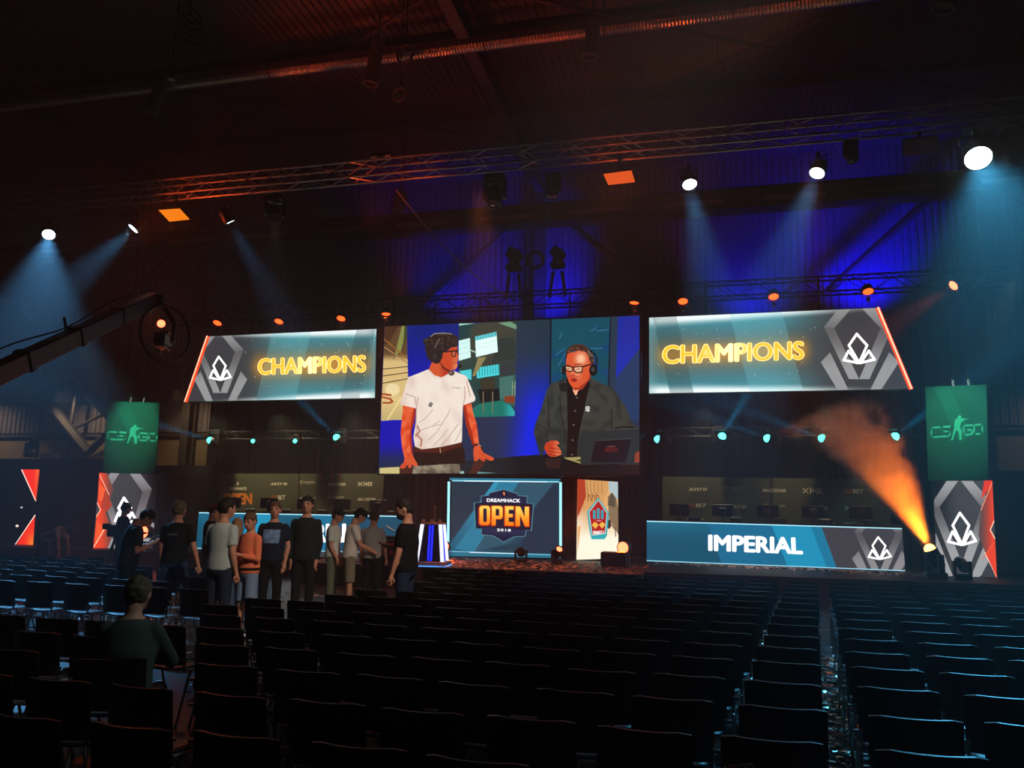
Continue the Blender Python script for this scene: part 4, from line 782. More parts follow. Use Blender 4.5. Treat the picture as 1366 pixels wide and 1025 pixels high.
def moving_head(lab, pos, aim, k, lens, power, lc, ang, hang, group, blend=.5, dome=False):
    # pos: pivot of the head; base below (standing) or above (hanging)
    pos = Vector(pos); ax = (Vector(aim) - pos).normalized(); u = 1 if hang else -1; t = thing('moving_head', lab, 'stage lamp', pos + Vector((0, 0, u * .36 * k)), 0, group); o = -Vector((0, 0, u * .36 * k))
    MB().box((0, 0, -u * .06 * k), (.34 * k, .26 * k, .12 * k), bev=.02 * k).build('base', CAN, t)
    h = Vector((-ax.y, ax.x, 0)); h = h.normalized() if h.length > .1 else Vector((1, 0, 0)); rot = Matrix((h, Vector((-h.y, h.x, 0)), (0, 0, 1))).transposed()
    y = MB()
    for s in (-1, 1): y.box(o + h * s * .17 * k + Vector((0, 0, u * .1 * k)), (.06 * k, .12 * k, .34 * k), rot, .015 * k)
    y.box(o + Vector((0, 0, u * .24 * k)), (.36 * k, .14 * k, .05 * k), rot, .01 * k).build('yoke', CAN, t)
    MB().lathe([(.05 * k, -.2 * k), (.11 * k, -.17 * k), (.135 * k, -.05 * k), (.12 * k, .1 * k), (.125 * k, .17 * k), (.1 * k, .17 * k), (.1 * k, .155 * k)], o, ax, 16).build('head', CAN, t, None, True)
    MB().lathe([(.1 * k, .15 * k), (.085 * k, .21 * k), (.05 * k, .25 * k), (.001, .265 * k)] if dome else [(.1 * k, .15 * k), (.06 * k, .165 * k), (.001, .17 * k)], o, ax, 16).build('lens', lens, t)
    if power: spot('lamp_light', pos + ax * (.28 if dome else .2) * k, pos + ax, lc, power, ang, blend, .06 * k)
    return t
def T15(px, py, Y=15): return atY(px, py, Y)
WHITE_L = glow('white_lens', (215, 240, 255), 14); WHITE_B = glow('white_lens_bright', (225, 255, 250), 30); OR_L = glow('orange_lens', (255, 62, 20), 6); OR_B = glow('orange_lens_bright', (255, 88, 56), 8)
TEAL_L = glow('teal_lens', (70, 255, 225), 6); DARK_L = mat('dark_lens', (40, 44, 50), .1, 0, .1, 5, .8)
G1 = 'white wash lamps on the front truss'
for lab, px, py, d, r, w, a in (
    ('blazing white wash lamp at the far left end of the front truss', 65, 313, (6.2, -6.0, -8.6), .15, 5400, 30),
    ('blazing white wash lamp second from the left beside the orange panel', 178, 305, (-5.0, -4.5, -9.0), .14, 3400, 26),
    ('blazing white wash lamp under the truss right of the orange centre panel', 920, 246, (1.2, -4.6, -9.6), .15, 3000, 22),
    ('blazing white wash lamp between the two right hand truss lamps', 1090, 231, (-3.0, -3.5, -7.5), .15, 3000, 24)):
    p = T15(px, py); par(lab, p, p + Vector(d), r, WHITE_L, w, WHITEC, a, True, G1)
p = T15(1305, 211); par('largest and brightest white wash lamp at the upper right', p, p + Vector((-1.2, -6.5, -7.2)), .24, WHITE_B, 5400, (80, 200, 255), 46, True, G1, .8)
p = T15(307, 296); par('thin white lit wash lamp seen edge on between orange panel and black moving head', p, p + Vector((.9, 1.4, -2.2)), .15, WHITE_L, 1500, WHITEC, 24, True, G1)
G2 = 'black moving heads hanging from the front truss'
p = T15(366, 284); moving_head('black moving head tilted left under the orange lit truss part', p, p + Vector((.4, -.5, -1)), 1.15, DARK_L, 120, (255, 230, 200), 18, True, G2)
p = T15(660, 262); moving_head('large black moving head pointing down in the middle of the truss', p, p + Vector((-.05, -.25, -1)), 1.3, DARK_L, 160, (255, 190, 120), 14, True, G2)
p = T15(738, 254); moving_head('smaller black moving head right of the large middle one', p, p + Vector((-.15, -.2, -1)), 1.0, DARK_L, 200, (120, 210, 255), 12, True, G2)
p = T15(1135, 208); moving_head('dark moving head half lost in blue haze right of a white lamp', p, p + Vector((.2, -.3, -1)), .8, DARK_L, 0, None, 0, True, G2)
# flat square orange panels
def flat_panel(lab, quad, m, power, Y=15.0):
    P = [atY(*q, Y + (-.12 if i < 2 else .12)) for i, q in enumerate(quad)]; c = sum(P, Vector()) / 4; t = thing('flat_wash_panel', lab, 'stage lamp', c, 0, 'flat panels on the front truss')
    n = (P[1] - P[0]).cross(P[3] - P[0]).normalized(); n = -n if n.dot(CAM - c) < 0 else n
    MB().prism([p - c - n * .005 for p in P], -n * .07).build('housing', CAN, t)
    MB().prism([(p - c) * .96 for p in P], n * .01).build('diffuser', m, t)
    MB().tube([(0, 0, .08), (0, .02, 9.06 - c.z)], .03, 6).build('clamp', DKMETAL, t)
    if power: spot('lamp_light', c + n * .05, c + n, ORANGE, power, 150, .6, .25)
flat_panel('flat orange glowing square panel near the left truss end', [(211, 280), (240, 278), (254, 293), (226, 296)], glow('orange_panel', (250, 130, 24), 1.1), 60)
flat_panel('flat orange glowing square panel in the middle of the truss', [(804, 232), (843, 227), (848, 243), (811, 247)], glow('orange_panel2', (232, 88, 34), 1.0), 60)
flat_panel('flat dull plum square panel left of the largest lamp', [(1204, 187), (1252, 182), (1252, 204), (1205, 209)], mat('plum_panel', (150, 90, 104), .6), 0)
p = T15(509, 210, 15.4); t = thing('work_light', 'small twin work light standing above the truss at centre left', 'stage lamp', p)
MB().box((0, 0, .06), (.5, .12, .1), bev=.02).build('bar', CAN, t); MB().box((-.18, -.03, -.01), (.12, .1, .04)).box((.18, -.03, -.01), (.12, .1, .04)).build('lamps', mat('pale_lens', (190, 186, 180), .3), t); MB().tube([(0, 0, 0), (0, -.2, 9.6 - p.z)], .02, 6).build('post', DKMETAL, t)
# orange lamps above the screens
G3 = 'orange lamps along the screen truss'
wide = [(290, 431, 'above the left end of the left CHAMPIONS screen'), (372, 429, 'above the middle of the left CHAMPIONS screen'), (455, 425, 'above the right end of the left CHAMPIONS screen'), (515, 419, 'above the left corner of the presenter screen'),
        (846, 404, 'above the right corner of the presenter screen'), (911, 402, 'above the left end of the right CHAMPIONS screen'), (1032, 396, 'above the middle of the right CHAMPIONS screen'), (1158, 389, 'above the red tube of the right CHAMPIONS screen')]
for i, (px, py, w) in enumerate(wide):
    p = atY(px, py, 19.7); face = i in (3, 4); d = Vector((.5 if i == 3 else -.5, -.8, -6)) if face else Vector((0.05, -.55, -.33) if 0 else (0.05, -1, -1.9))
    par('small glowing orange lamp ' + w, p, p + d, .13, OR_L, 420 if face else 45, ORANGE, 50 if face else 60, False, G3, .7, L=.2)
p = atY(215, 432, 20.2); par('round glowing orange lamp seen behind the crane camera', p, p + Vector((.6, -1, -.1)), .13, OR_B, 120, ORANGE, 50, True, G3, .6, L=.25)
p = atY(1272, 381, 19.75); par('orange lamp at the far right throwing a beam to the lower left', p, p + Vector((-1.6, -.6, -1.1)), .13, OR_B, 1500, ORANGE, 20, True, G3, .5, L=.25)
MB  # orange spots added without fixtures to colour truss, duct and roof
for q, tgt, w, a in (((-12.4, 13.9, 7.6), (-11.0, 15.1, 9.3), 300, 75), ((-1.6, 13.8, 7.5), (-1.2, 15.1, 9.3), 110, 80), ((-6.5, 13.8, 7.5), (-6.5, 15.1, 9.3), 110, 80), ((-13.2, 20.0, 7.4), (-10.2, 17.0, 13.4), 420, 13), ((-8.6, 19.7, 7.5), (-8.0, 17.0, 13.4), 500, 15), ((-8.2, 19.7, 7.5), (-5.0, 15.5, 13.8), 240, 60), ((-2.0, 19.7, 7.6), (-3.0, 17.0, 13.4), 420, 15), ((.2, 19.7, 7.6), (-.6, 17.0, 13.4), 420, 15), ((0, 19.7, 7.6), (-1.0, 15.5, 13.8), 160, 60)):
    spot('orange_fill_spot', q, tgt, (255, 80, 22), w, a, .8, .12)
# teal lamps low on the back truss
G4 = 'teal lamps behind the players'
teal = [(288, 590, (-3.6, -3.6, 1.3), 1.2, 'first from the left'), (340, 590, None, .6, 'second from the left, dim'), (396, 590, None, .7, 'third from the left, dim'), (454, 589, (-1.1, -2.6, 1.9), 1.1, 'left of the presenter screen'),
        (886, 588, (-4.5, -2.0, 0.9), .8, 'just right of the presenter screen'), (960, 588, (1.2, -2.6, 1.9), 1.1, 'second of the right five'), (1032, 588, (-4.2, -2.0, 1.4), .8, 'middle one of the right five'), (1105, 588, (-4.2, -2.0, 1.4), .9, 'fourth of the right five'), (1187, 588, (2.6, -3.2, 2.3), 1.2, 'rightmost near the orange smoke')]
for px, py, d, k, w in teal:
    p = atY(px, py, 22.8); moving_head('small teal glowing moving head in the low row, ' + w, p, p + (Vector(d) if d else Vector((0, -1, .2))), 1.15 if k > .75 else .7, TEAL_L, 5200 * k * k if d else 0, TEAL, 10, True, G4, .3, True)
for px, py, k, l in ((686, 340, 1.35, 'black moving head silhouette on posts against the blue wall'), (744, 338, 1.2, 'second black moving head silhouette on posts nearer the wall column')):
    p = atY(px, py, 21.0); t = moving_head(l, p, p + Vector((-.5, -.3, .35)), k, DARK_L, 0, None, 0, False, 'moving heads above the presenter screen'); c = t.location
    for s in (-.13, .13): MB().tube([(s, 0, -.12), (s * 1.8, 0, 7.9 - c.z)], .05, 6).build('post', DKMETAL, t)
    if k > 1.3: MB().ring((.62, .05, .3), .24, .055, (.1, 1, 0), 20, 6).build('cable_coil', CORD, t)
# lamps standing on the stage
G5 = 'lamps standing on the stage'
def onstage(px, py, Y): return atY(px, py, Y)
p = onstage(695, 737, 20.2); moving_head('unlit grey moving head on the stage before the OPEN screen', p, p + Vector((.1, -1, .25)), .86, DARK_L, 0, None, 0, False, G5)
p = onstage(744, 737, 19.6); moving_head('orange lit moving head on the stage at the OPEN screen right edge', p, p + Vector((.5, -.8, .75)), .86, OR_B, 300, ORANGE, 40, False, G5)
p = onstage(592, 729, 20.6); par('round orange lamp on the stage half hidden by the glowing lectern', p, p + Vector((.1, -1, 0)), .15, OR_B, 300, ORANGE, 120, False, G5)
p = onstage(831, 731, 20.4); par('round orange lamp on the black box beside the portrait screen', p, p + Vector((-.3, -1, 0)), .16, OR_B, 70, ORANGE, 120, False, G5)
p = onstage(1283, 753, 19.2); moving_head('dark moving head in front of the right emblem panel', p, p + Vector((.1, -1, -.5)), .95, mat('pale_lens2', (190, 180, 178), .4), 0, None, 0, False, G5)
p = onstage(190, 710, 19.35); par('round orange lamp on the stage behind the bowed man', p, p + Vector((.15, -1, 0)), .19, OR_B, 120, ORANGE, 140, False, G5)
p = atY(43, 594, 20.75); moving_head('black moving head standing on top of the left masking wall', p, p + Vector((.2, -1, -.6)), 1.1, mat('pale_lens2', (190, 180, 178), .4), 0, None, 0, False, 'lamp on the left masking wall')
SP = onstage(1247, 751, 19.0); SP.z = max(SP.z, .956); beam = (atY(1168, 590, 18.6) - SP).normalized()
moving_head('big orange lamp on the stage throwing the smoke filled beam', SP, SP + beam, 1.25, glow('orange_lens_hot', (255, 170, 80), 9), 0, None, 0, False, G5, .5, True)
spot('lamp_light', SP + beam * .37, SP + beam, (255, 118, 22), 2600, 40, .5, .08)
# smoke plume in that beam
sm = bpy.data.materials.new('orange_lit_smoke'); sm.use_nodes = True; nt = sm.node_tree; nt.nodes.clear(); N = nt.nodes.new; Lk = nt.links.new
out = N('ShaderNodeOutputMaterial'); vol = N('ShaderNodeVolumeScatter'); vol.inputs['Color'].default_value = (1, .97, .95, 1); vol.inputs['Anisotropy'].default_value = .2
tc = N('ShaderNodeTexCoord'); nzt = N('ShaderNodeTexNoise'); nzt.inputs['Scale'].default_value = 1.35; nzt.inputs['Detail'].default_value = 2.5; nzt.inputs['Distortion'].default_value = .5
sep = N('ShaderNodeSeparateXYZ'); Lk(tc.outputs['Object'], sep.inputs[0]); Lk(tc.outputs['Object'], nzt.inputs['Vector'])
def mth(op, a, b=None, clamp=False):
    n = N('ShaderNodeMath'); n.operation = op; n.use_clamp = clamp
    for i, v in enumerate((a, b)):
        if v is None: continue
        if isinstance(v, (int, float)): n.inputs[i].default_value = v
        else: Lk(v, n.inputs[i])
    return n.outputs[0]
PL_L = 3.75
# centre line bends towards +x with height (object space: z along the beam, x towards the left of the photograph)
zf = mth('DIVIDE', sep.outputs[2], PL_L); bend = mth('MULTIPLY', mth('POWER', mth('MAXIMUM', zf, 0), 3.0), .85)
dx = mth('SUBTRACT', sep.outputs[0], bend); rr = mth('SQRT', mth('ADD', mth('MULTIPLY', dx, dx), mth('MULTIPLY', sep.outputs[1], sep.outputs[1])))
RR_ = mth('ADD', .13, mth('MULTIPLY', sep.outputs[2], .245)); q = mth('DIVIDE', rr, RR_)
body_ = mth('SUBTRACT', 1.05, mth('MULTIPLY', q, q)); nzv = mth('MULTIPLY', mth('SUBTRACT', nzt.outputs['Fac'], .5), mth('ADD', .6, mth('MULTIPLY', zf, 3.4)))
den = mth('MAXIMUM', mth('ADD', mth('MULTIPLY', body_, .8), nzv), 0); endf = mth('SUBTRACT', 1.0, mth('POWER', mth('MAXIMUM', zf, 0), 4.0), True); rim = mth('MULTIPLY', mth('SUBTRACT', 1.3, q, True), 3.0, True)
den = mth('MULTIPLY', mth('MULTIPLY', den, endf), mth('MULTIPLY', rim, mth('ADD', .35, mth('MULTIPLY', zf, 1.0)))); Lk(mth('MULTIPLY', den, 1.9), vol.inputs['Density']); Lk(vol.outputs[0], out.inputs['Volume'])
prof = [(.15, 0.0)] + [((.13 + z * .245) * 1.35, z) for z in (.5, 1.2, 2, 2.6, 3.2, 3.7)] + [(.9, 3.9)]
mbs = MB(); n_ = 20; ps = []
for r, z in prof:
    bx = .85 * (z / PL_L) ** 3
    for k_ in range(n_): ps.append((bx + r * math.cos(2 * PI * k_ / n_), r * math.sin(2 * PI * k_ / n_), z))
m_ = len(prof); mbs.add(ps, [(i * n_ + k_, i * n_ + (k_ + 1) % n_, (i + 1) * n_ + (k_ + 1) % n_, (i + 1) * n_ + k_) for i in range(m_ - 1) for k_ in range(n_)] + [tuple(range(n_))[::-1], tuple(range((m_ - 1) * n_, m_ * n_))])
so = mbs.build('smoke', sm, None, SP + beam * .2); ez = beam; ey = Vector((0, 1, 0)); ex = ey.cross(ez).normalized(); ey = ez.cross(ex)
if ex.dot(rgt) > 0: ex, ey = -ex, -ey
so.rotation_euler = Matrix((ex, ey, ez)).transposed().to_euler(); tag(so, 'billowing smoke lit orange rising from the stage lamp at right', 'smoke', None, 'stuff')
# spots added without fixtures: green on banners, warm on sponsor walls, others on crowd
for px, py in ((178, 572), (1280, 560)):
    b = atY(px, py, 20.2); spot('banner_fill_spot', b + Vector((.3, -3.2, 2.6)), b, (200, 255, 240), 650, 34, .9, .1)
for x in (-15.6, -13.2, -10.6, .2, 3.4):
    spot('sponsor_fill_spot', (x, 22.2, 4.9), (x, 23.8, 2.0), (255, 235, 190), 230 if x < -5 else 150, 110, .9, .1)
spot('stage_wash', (-4.3, 14.4, 8.5), (-4.8, 19.0, .5), (255, 128, 70), 1700, 38, .8, .15); spot('stage_wash', (2.2, 14.4, 8.5), (2.2, 20.4, .5), (255, 140, 84), 1300, 32, .8, .15)  # unseen front spots added to brighten the deck and its confetti
spot('crowd_fill_spot', (1.6, 5.4, 6.6), (SEATED.x + .1, SEATED.y + .05, 1.05), (205, 240, 240), 420, 13, .9, .3)  # unseen spot added to light the seated man from the right
for x, w in ((-29.5, 150), (-24.5, 170), (-19.2, 130), (11.0, 50)): spot('panel_fill_spot', (x, 24.9, 6.2), (x, 27, 3.6), (255, 214, 160), w, 100, .9, .1)  # unseen warm spots added to brighten the concrete panels
spot('crowd_fill_spot', (3.5, 3.0, 9.0), (-5.2, 10.5, 1.2), (255, 236, 215), 3900, 22, .9, .3)  # unseen overhead spot added to light the standing group
# ------------------------------------------------------------------ camera crane
pa = atY(-40, 516, 7.6); pb = atY(206, 400, 12.0); t = thing('camera_crane', 'long black camera crane arm reaching in from the left', 'camera crane', pa)
d = pb - pa; L = d.length; ux = d.normalized(); q = d.to_track_quat('X', 'Z').to_matrix()
MB().box(d / 2, (L, .2, .27), q, .02).build('arm', BLACK, t)
for f in (.22, .48, .74): MB().box(d * f, (.14, .24, .31), q, .02).build('joint', DKMETAL, t)
MB().tube([q @ Vector((x, 0, .16 + .09 + .05 * math.sin(x * 2.1))) for x in [L * i / 16 for i in range(17)]], .012, 5).build('cable', CORD, t)
m = MB()
for i in range(4): m.lathe([(.012, 0), (.012, .012)], d * (.18 + .05 * i) + q @ Vector((0, -.1, -.02)), q @ Vector((0, -1, 0)), 8)
bh = m.build('bolt_heads', mat('bolt_pale', (150, 140, 120), .4, .6), t); bh['kind'] = 'stuff'
MB().box(d * .43 + q @ Vector((0, 0, .25)), (.03, .03, .22), q).build('cable_post', DKMETAL, t)
hc = atY(219, 446, 12.0) - pa; hd = MB().box(d + Vector((.1, 0, .02)), (.3, .16, .14), bev=.02).build('remote_head', BLACK, t)
MB().lathe([(.07, 0), (.07, .2)], d + Vector((.14, 0, -.12)), (0, 0, 1), 12).build('pan_motor', DKMETAL, hd); MB().box(d + Vector((.1, -.09, .06)), (.03, .02, .06)).box(d + Vector((.28, -.09, .05)), (.03, .02, .05)).build('light_strip', mat('pale_part', (190, 190, 190), .4), hd)
MB().ring(hc + Vector((.03, 0, 0)), .53, .028, (.97, -.25, 0), 30, 8).build('stabiliser_ring', BLACK, hd)
MB().tube([d + Vector((.18, 0, -.1)), hc + Vector((.30, -.12, .15)), hc + Vector((.3, -.14, -.2))], .045, 8).build('side_arm', BLACK, hd)
cb_ = MB().box(hc + Vector((.0, -.05, -.12)), (.2, .36, .22), Matrix.Rotation(.4, 3, 'Z'), .02).box(hc + Vector((.02, .05, .02)), (.1, .24, .06), Matrix.Rotation(.4, 3, 'Z'), .01).build('camera_body', BLACK, t)
MB().lathe([(.06, 0), (.075, .12), (.09, .2), (.08, .2), (.07, .16)], hc + Vector((-.06, .1, -.12)), (-.35, .9, -.05), 14).build('lens', CAN, cb_)
MB().box(hc + Vector((.0, -.02, -.26)), (.16, .4, .03), Matrix.Rotation(.4, 3, 'Z')).build('plate', DKMETAL, cb_); MB().tube([hc + Vector((-.2, 0, -.2)), hc + Vector((-.05, .02, -.33)), hc + Vector((.2, 0, -.26))], .012, 5).build('cable', CORD, cb_)
for a_, b_ in (((-.26, .02, -.16), (.06, .05, .06)), ((.04, -.1, -.38), (.03, .03, .1))): MB().box(hc + Vector(a_), b_, None, .006).build('knob', mat('pale_part', (190, 190, 190), .4), cb_)
# hanging speaker column, far left
p = atY(170, 484, 23.0); t = thing('speaker_column', 'dark blue hanging speaker column between crane camera and green banner', 'loudspeaker', p)
for i in range(5): MB().box((0, 0, .48 - .24 * i), (.66, .5, .225), None, .02).build('cabinet', mat('speaker_navy', (18, 22, 44), .6), t)
MB().box((-.2, 0, .64), (.04, .3, .1)).box((.2, 0, .64), (.04, .3, .1)).tube([(0, 0, .66), (0, 0, 14.2 - p.z)], .02, 5).build('hanger', DKMETAL, t)
# ------------------------------------------------------------------ glowing lectern
p = atY(576, 756, 17.85); p.z = .5; t = thing('glowing_lectern', 'tapered lectern with white and blue light tubes on the stage', 'lectern', p, math.radians(8)); hL = 1.02; b_, u_ = .33, .235
MB().box((0, 0, .06), (.8, .8, .10), None, .015).build('base', mat('lectern_grey', (165, 160, 160), .5), t); MB().box((0, 0, .006), (.84, .84, .012)).build('underglow', glow('underglow', (70, 150, 255), 2.2), t)
core = MB(); core.add([(sx * (b_ if z == 0 else u_) * .86, sy * (b_ if z == 0 else u_) * .86, .11 + z) for z in (0, hL - .16) for sx, sy in ((-1, -1), (1, -1), (1, 1), (-1, 1))], [(0, 1, 2, 3), (4, 5, 6, 7), (0, 1, 5, 4), (1, 2, 6, 5), (2, 3, 7, 6), (3, 0, 4, 7)]); core.build('core', mat('lectern_navy', (14, 14, 40), .3), t)
for sx, sy in ((-1, -1), (1, -1), (1, 1), (-1, 1)): MB().tube([(sx * b_ * .93, sy * b_ * .93, .11), (sx * u_ * .93, sy * u_ * .93, hL - .05)], .045, 8).build('white_tube', glow('white_tube', (225, 228, 255), 1.5), t)
for ax_ in range(4):
    R = Matrix.Rotation(ax_ * PI / 2, 3, 'Z')
    for o_ in (-.035, .035): MB().tube([R @ Vector((o_, -b_ * .9, .13)), R @ Vector((o_, -u_ * .9, hL - .07))], .024, 6).build('blue_tube', glow('blue_tube', (30, 40, 255), 1.7), t)
tp = MB().box((0, 0, hL - .03), (.52, .52, .05), None, .01).build('top_plate', mat('lectern_grey', (165, 160, 160), .5), t)
for sx in (-1, 0, 1): MB().box((sx * .2, -.2, hL + .03), (.07, .07, .07), None, .01).build('knob', mat('lectern_grey', (165, 160, 160), .5), tp)
MB().tube([(.02, .05, hL), (.02, .05, hL + .36)], .008, 6).ball((.02, .05, hL + .37), .02, 8, 6).build('microphone', mat('pale_part', (190, 190, 190), .4), t)
# road case with lettering, black floor box
pl = Plane((-30, 17.75), (10, 17.75)); q = [(494, 716), (549, 716), (549, 757), (494, 757)]; c = pl.at(521, 757); c.z = .5; t = thing('road_case', 'black case with red OPEN lettering behind the bearded man', 'case', c); hz_ = pl.at(521, 716).z - .5; w_ = (pl.at(549, 730) - pl.at(494, 730)).length
MB().box((0, .3, hz_ / 2), (w_, .58, hz_), None, .02).build('body', mat('case_black', (16, 16, 18), .5), t); im = Img(pl, q, None, .02)
im.text('OPEN', [(497, 724), (546, 724), (544, 740), (495, 740)], (214, 52, 30), 1, .04, shear=.2); im.text('dreamhack', [(500, 718.5), (545, 718.5), (545, 722), (500, 722)], (220, 216, 210), 1, .02); im.build('print', t, PRINT)
MB().box((0, 0.0, hz_ * .3), (w_, .02, .03)).box((0, .0, hz_ - .02), (w_, .02, .03)).build('edge_strip', DKMETAL, t)
p = atY(818, 751, 19.6); p.z = .5; t = thing('floor_box', 'black floor box on the stage beside the portrait screen', 'box', p); MB().box((0, .2, .18), (.62, .5, .34), None, .02).build('body', BLACK, t); MB().box((0, -.055, .2), (.5, .012, .22)).build('grille', mat('grille', (34, 30, 30), .7), t); MB().box((.37, .1, .16), (.05, .2, .3), None, .01).build('side_plate', mat('plate_grey', (150, 130, 120), .5), t)
# ------------------------------------------------------------------ players' monitors and seats behind the desks
MON = mat('monitor_black', (16, 17, 18), .4); OR_F = mat('orange_leather', (214, 84, 24), .5); BK_F = mat('black_leather', (20, 20, 22), .5)
names = ('first', 'second', 'third', 'fourth', 'fifth')
for side, (Pa, Pb, rot, pln) in (('right', (R0, R1, RR, PR)), ('left', (L0, L1, RL, PL))):
    rz = math.atan2(pln.u.y, pln.u.x)
    for i in range(5):
        f = (.13, .315, .5, .68, .86)[i]; a = Pa.lerp(Pb, f); z0 = Pa.z + .045
        t = thing('monitor', '%s black monitor from the left on the %s player desk, seen from behind' % (names[i], side), 'monitor', (a.x - pln.n.x * .42, a.y - pln.n.y * .42, z0), rz, 'monitors on the player desks')
        MB().box((0, 0, .01), (.24, .18, .02), None, .005).build('base', MON, t); MB().box((0, .02, .12), (.06, .04, .22)).build('stand', MON, t)
        MB().box((0, .06, .27), (.56, .03, .32), None, .01).build('screen_back', MON, t); MB().box((0, .03, .27), (.2, .05, .16), None, .02).build('rear_cover', mat('monitor_grey', (52, 52, 48), .5), t)
        c = a - pln.n * 1.0 + pln.u * .28; c.z = .5
        t = thing('gaming_chair', '%s orange and black gaming chair from the left behind the %s desk' % (names[i], side), 'chair', c, rz, 'gaming chairs of the players')
        MB().box((0, 0, .47), (.5, .48, .1), None, .03).build('seat', BK_F, t); MB().box((0, .22, .88), (.36, .09, .78), None, .04).build('backrest', BK_F, t)
        for s in (-1, 1): MB().prism([(s * .17, .16, .55), (s * .29, .13, .6), (s * .3, .13, 1.0), (s * .2, .15, 1.18), (s * .17, .17, 1.1)], (0, .07, 0)).build('side_wing', OR_F, t); MB().tube([(s * .28, .0, .46), (s * .3, -.02, .66), (s * .3, .12, .67)], .025, 6).build('armrest', BK_F, t)
        MB().tube([(0, 0, .1), (0, 0, .43)], .03, 8).build('column', DKMETAL, t); m = MB()
        for k_ in range(5): m.tube([(0, 0, .1), (.28 * math.cos(k_ * 1.257), .28 * math.sin(k_ * 1.257), .05)], .02, 6)
        m.build('star_base', DKMETAL, t)
# ------------------------------------------------------------------ confetti
AVOID = [o.location for o in bpy.data.objects if o.name in ('road_case', 'glowing_lectern', 'floor_box')]
def confetti(lab, n, fx, m, z, smin=.02, smax=.05):
    r = random.Random(n); mbc = MB()
    for i in range(n):
        x, y = fx(r)
        if any(abs(x - q.x) < .5 and -.2 < y - q.y < .75 for q in AVOID): continue
        s = r.uniform(smin, smax); a = r.uniform(0, PI); tl = r.uniform(-.5, .5); u = Vector((math.cos(a), math.sin(a), 0)) * s; v = Vector((-math.sin(a), math.cos(a), tl)) * s * .5
        c = Vector((x, y, z + s * .3)); mbc.add([c - u - v, c + u - v, c + u + v, c - u + v], [(0, 1, 2, 3)])
    me = bpy.data.meshes.new('confetti'); me.from_pydata(mbc.v, [], mbc.f); me.materials.append(m); o = link('confetti', me); tag(o, lab, 'confetti', None, 'stuff')
CF1 = mat('confetti_silver', (226, 220, 212), .4, 0, .4, 30); CF2 = mat('confetti_gold', (226, 190, 156), .5, 0, .4, 30)
confetti('pale confetti scattered over the middle of the stage', 1500, lambda r: (r.uniform(-9.4, -1.3), r.uniform(17.4, 20.8)), CF2, .5)
confetti('pale confetti scattered along the right desk front', 2200, lambda r: (lambda x: (x, 22.2 - (x + 1.4) * .148 - abs(r.gauss(.1, .5)) - .12))(r.uniform(-1.2, 5.3)), CF1, .5, .025, .05)
confetti('confetti lying on the hall floor under and between the chairs', 2600, lambda r: (r.uniform(-11, 3.5), r.uniform(3, 16)), CF1, 0, .02, .045)
confetti('glittering confetti strip on the floor in the right aisle', 1600, lambda r: (lambda y: (AISLE(y) + r.gauss(0, .07), y))(r.uniform(3, 11)), mat('confetti_glitter', (240, 220, 200), .2, .7, .4, 30), 0, .02, .06)
# ------------------------------------------------------------------ people
def V(*a): return Vector(a)
PEND = []
def remesh_later(mbx, name, m, parent, vox, extra=None, sm=3):
    me = mbx.mesh(name); me.materials.append(m); o = link(name, me, parent)
    r = o.modifiers.new('r', 'REMESH'); r.mode = 'VOXEL'; r.voxel_size = vox; r.use_smooth_shade = True
    s = o.modifiers.new('s', 'SMOOTH'); s.factor = .5; s.iterations = sm
    PEND.append((o, extra)); return o
def flush():
    bpy.context.view_layer.update(); dg = bpy.context.evaluated_depsgraph_get()
    got = [(o, bpy.data.meshes.new_from_object(o.evaluated_get(dg)), ex) for o, ex in PEND]
    for o, me, ex in got:
        o.modifiers.clear(); o.data = me
        if ex is not None:
            bm = bmesh.new(); bm.from_mesh(me); e2 = ex.mesh('x'); bm.from_mesh(e2); bm.to_mesh(me); bm.free(); bpy.data.meshes.remove(e2)
        me.polygons.foreach_set('use_smooth', [True] * len(me.polygons)); me.update()
    PEND.clear()
SKIN = mat('skin', (206, 142, 116), .55, 0, .08, 12); SKIN2 = mat('skin_tan', (186, 122, 96), .55, 0, .08, 12)
def cloth(c): return mat('cloth_%02x%02x%02x' % c, c, .85, 0, .12, 14, .2)
def hairm(c): return mat('hair_%02x%02x%02x' % c, c, .7, 0, .35, 40, .3)
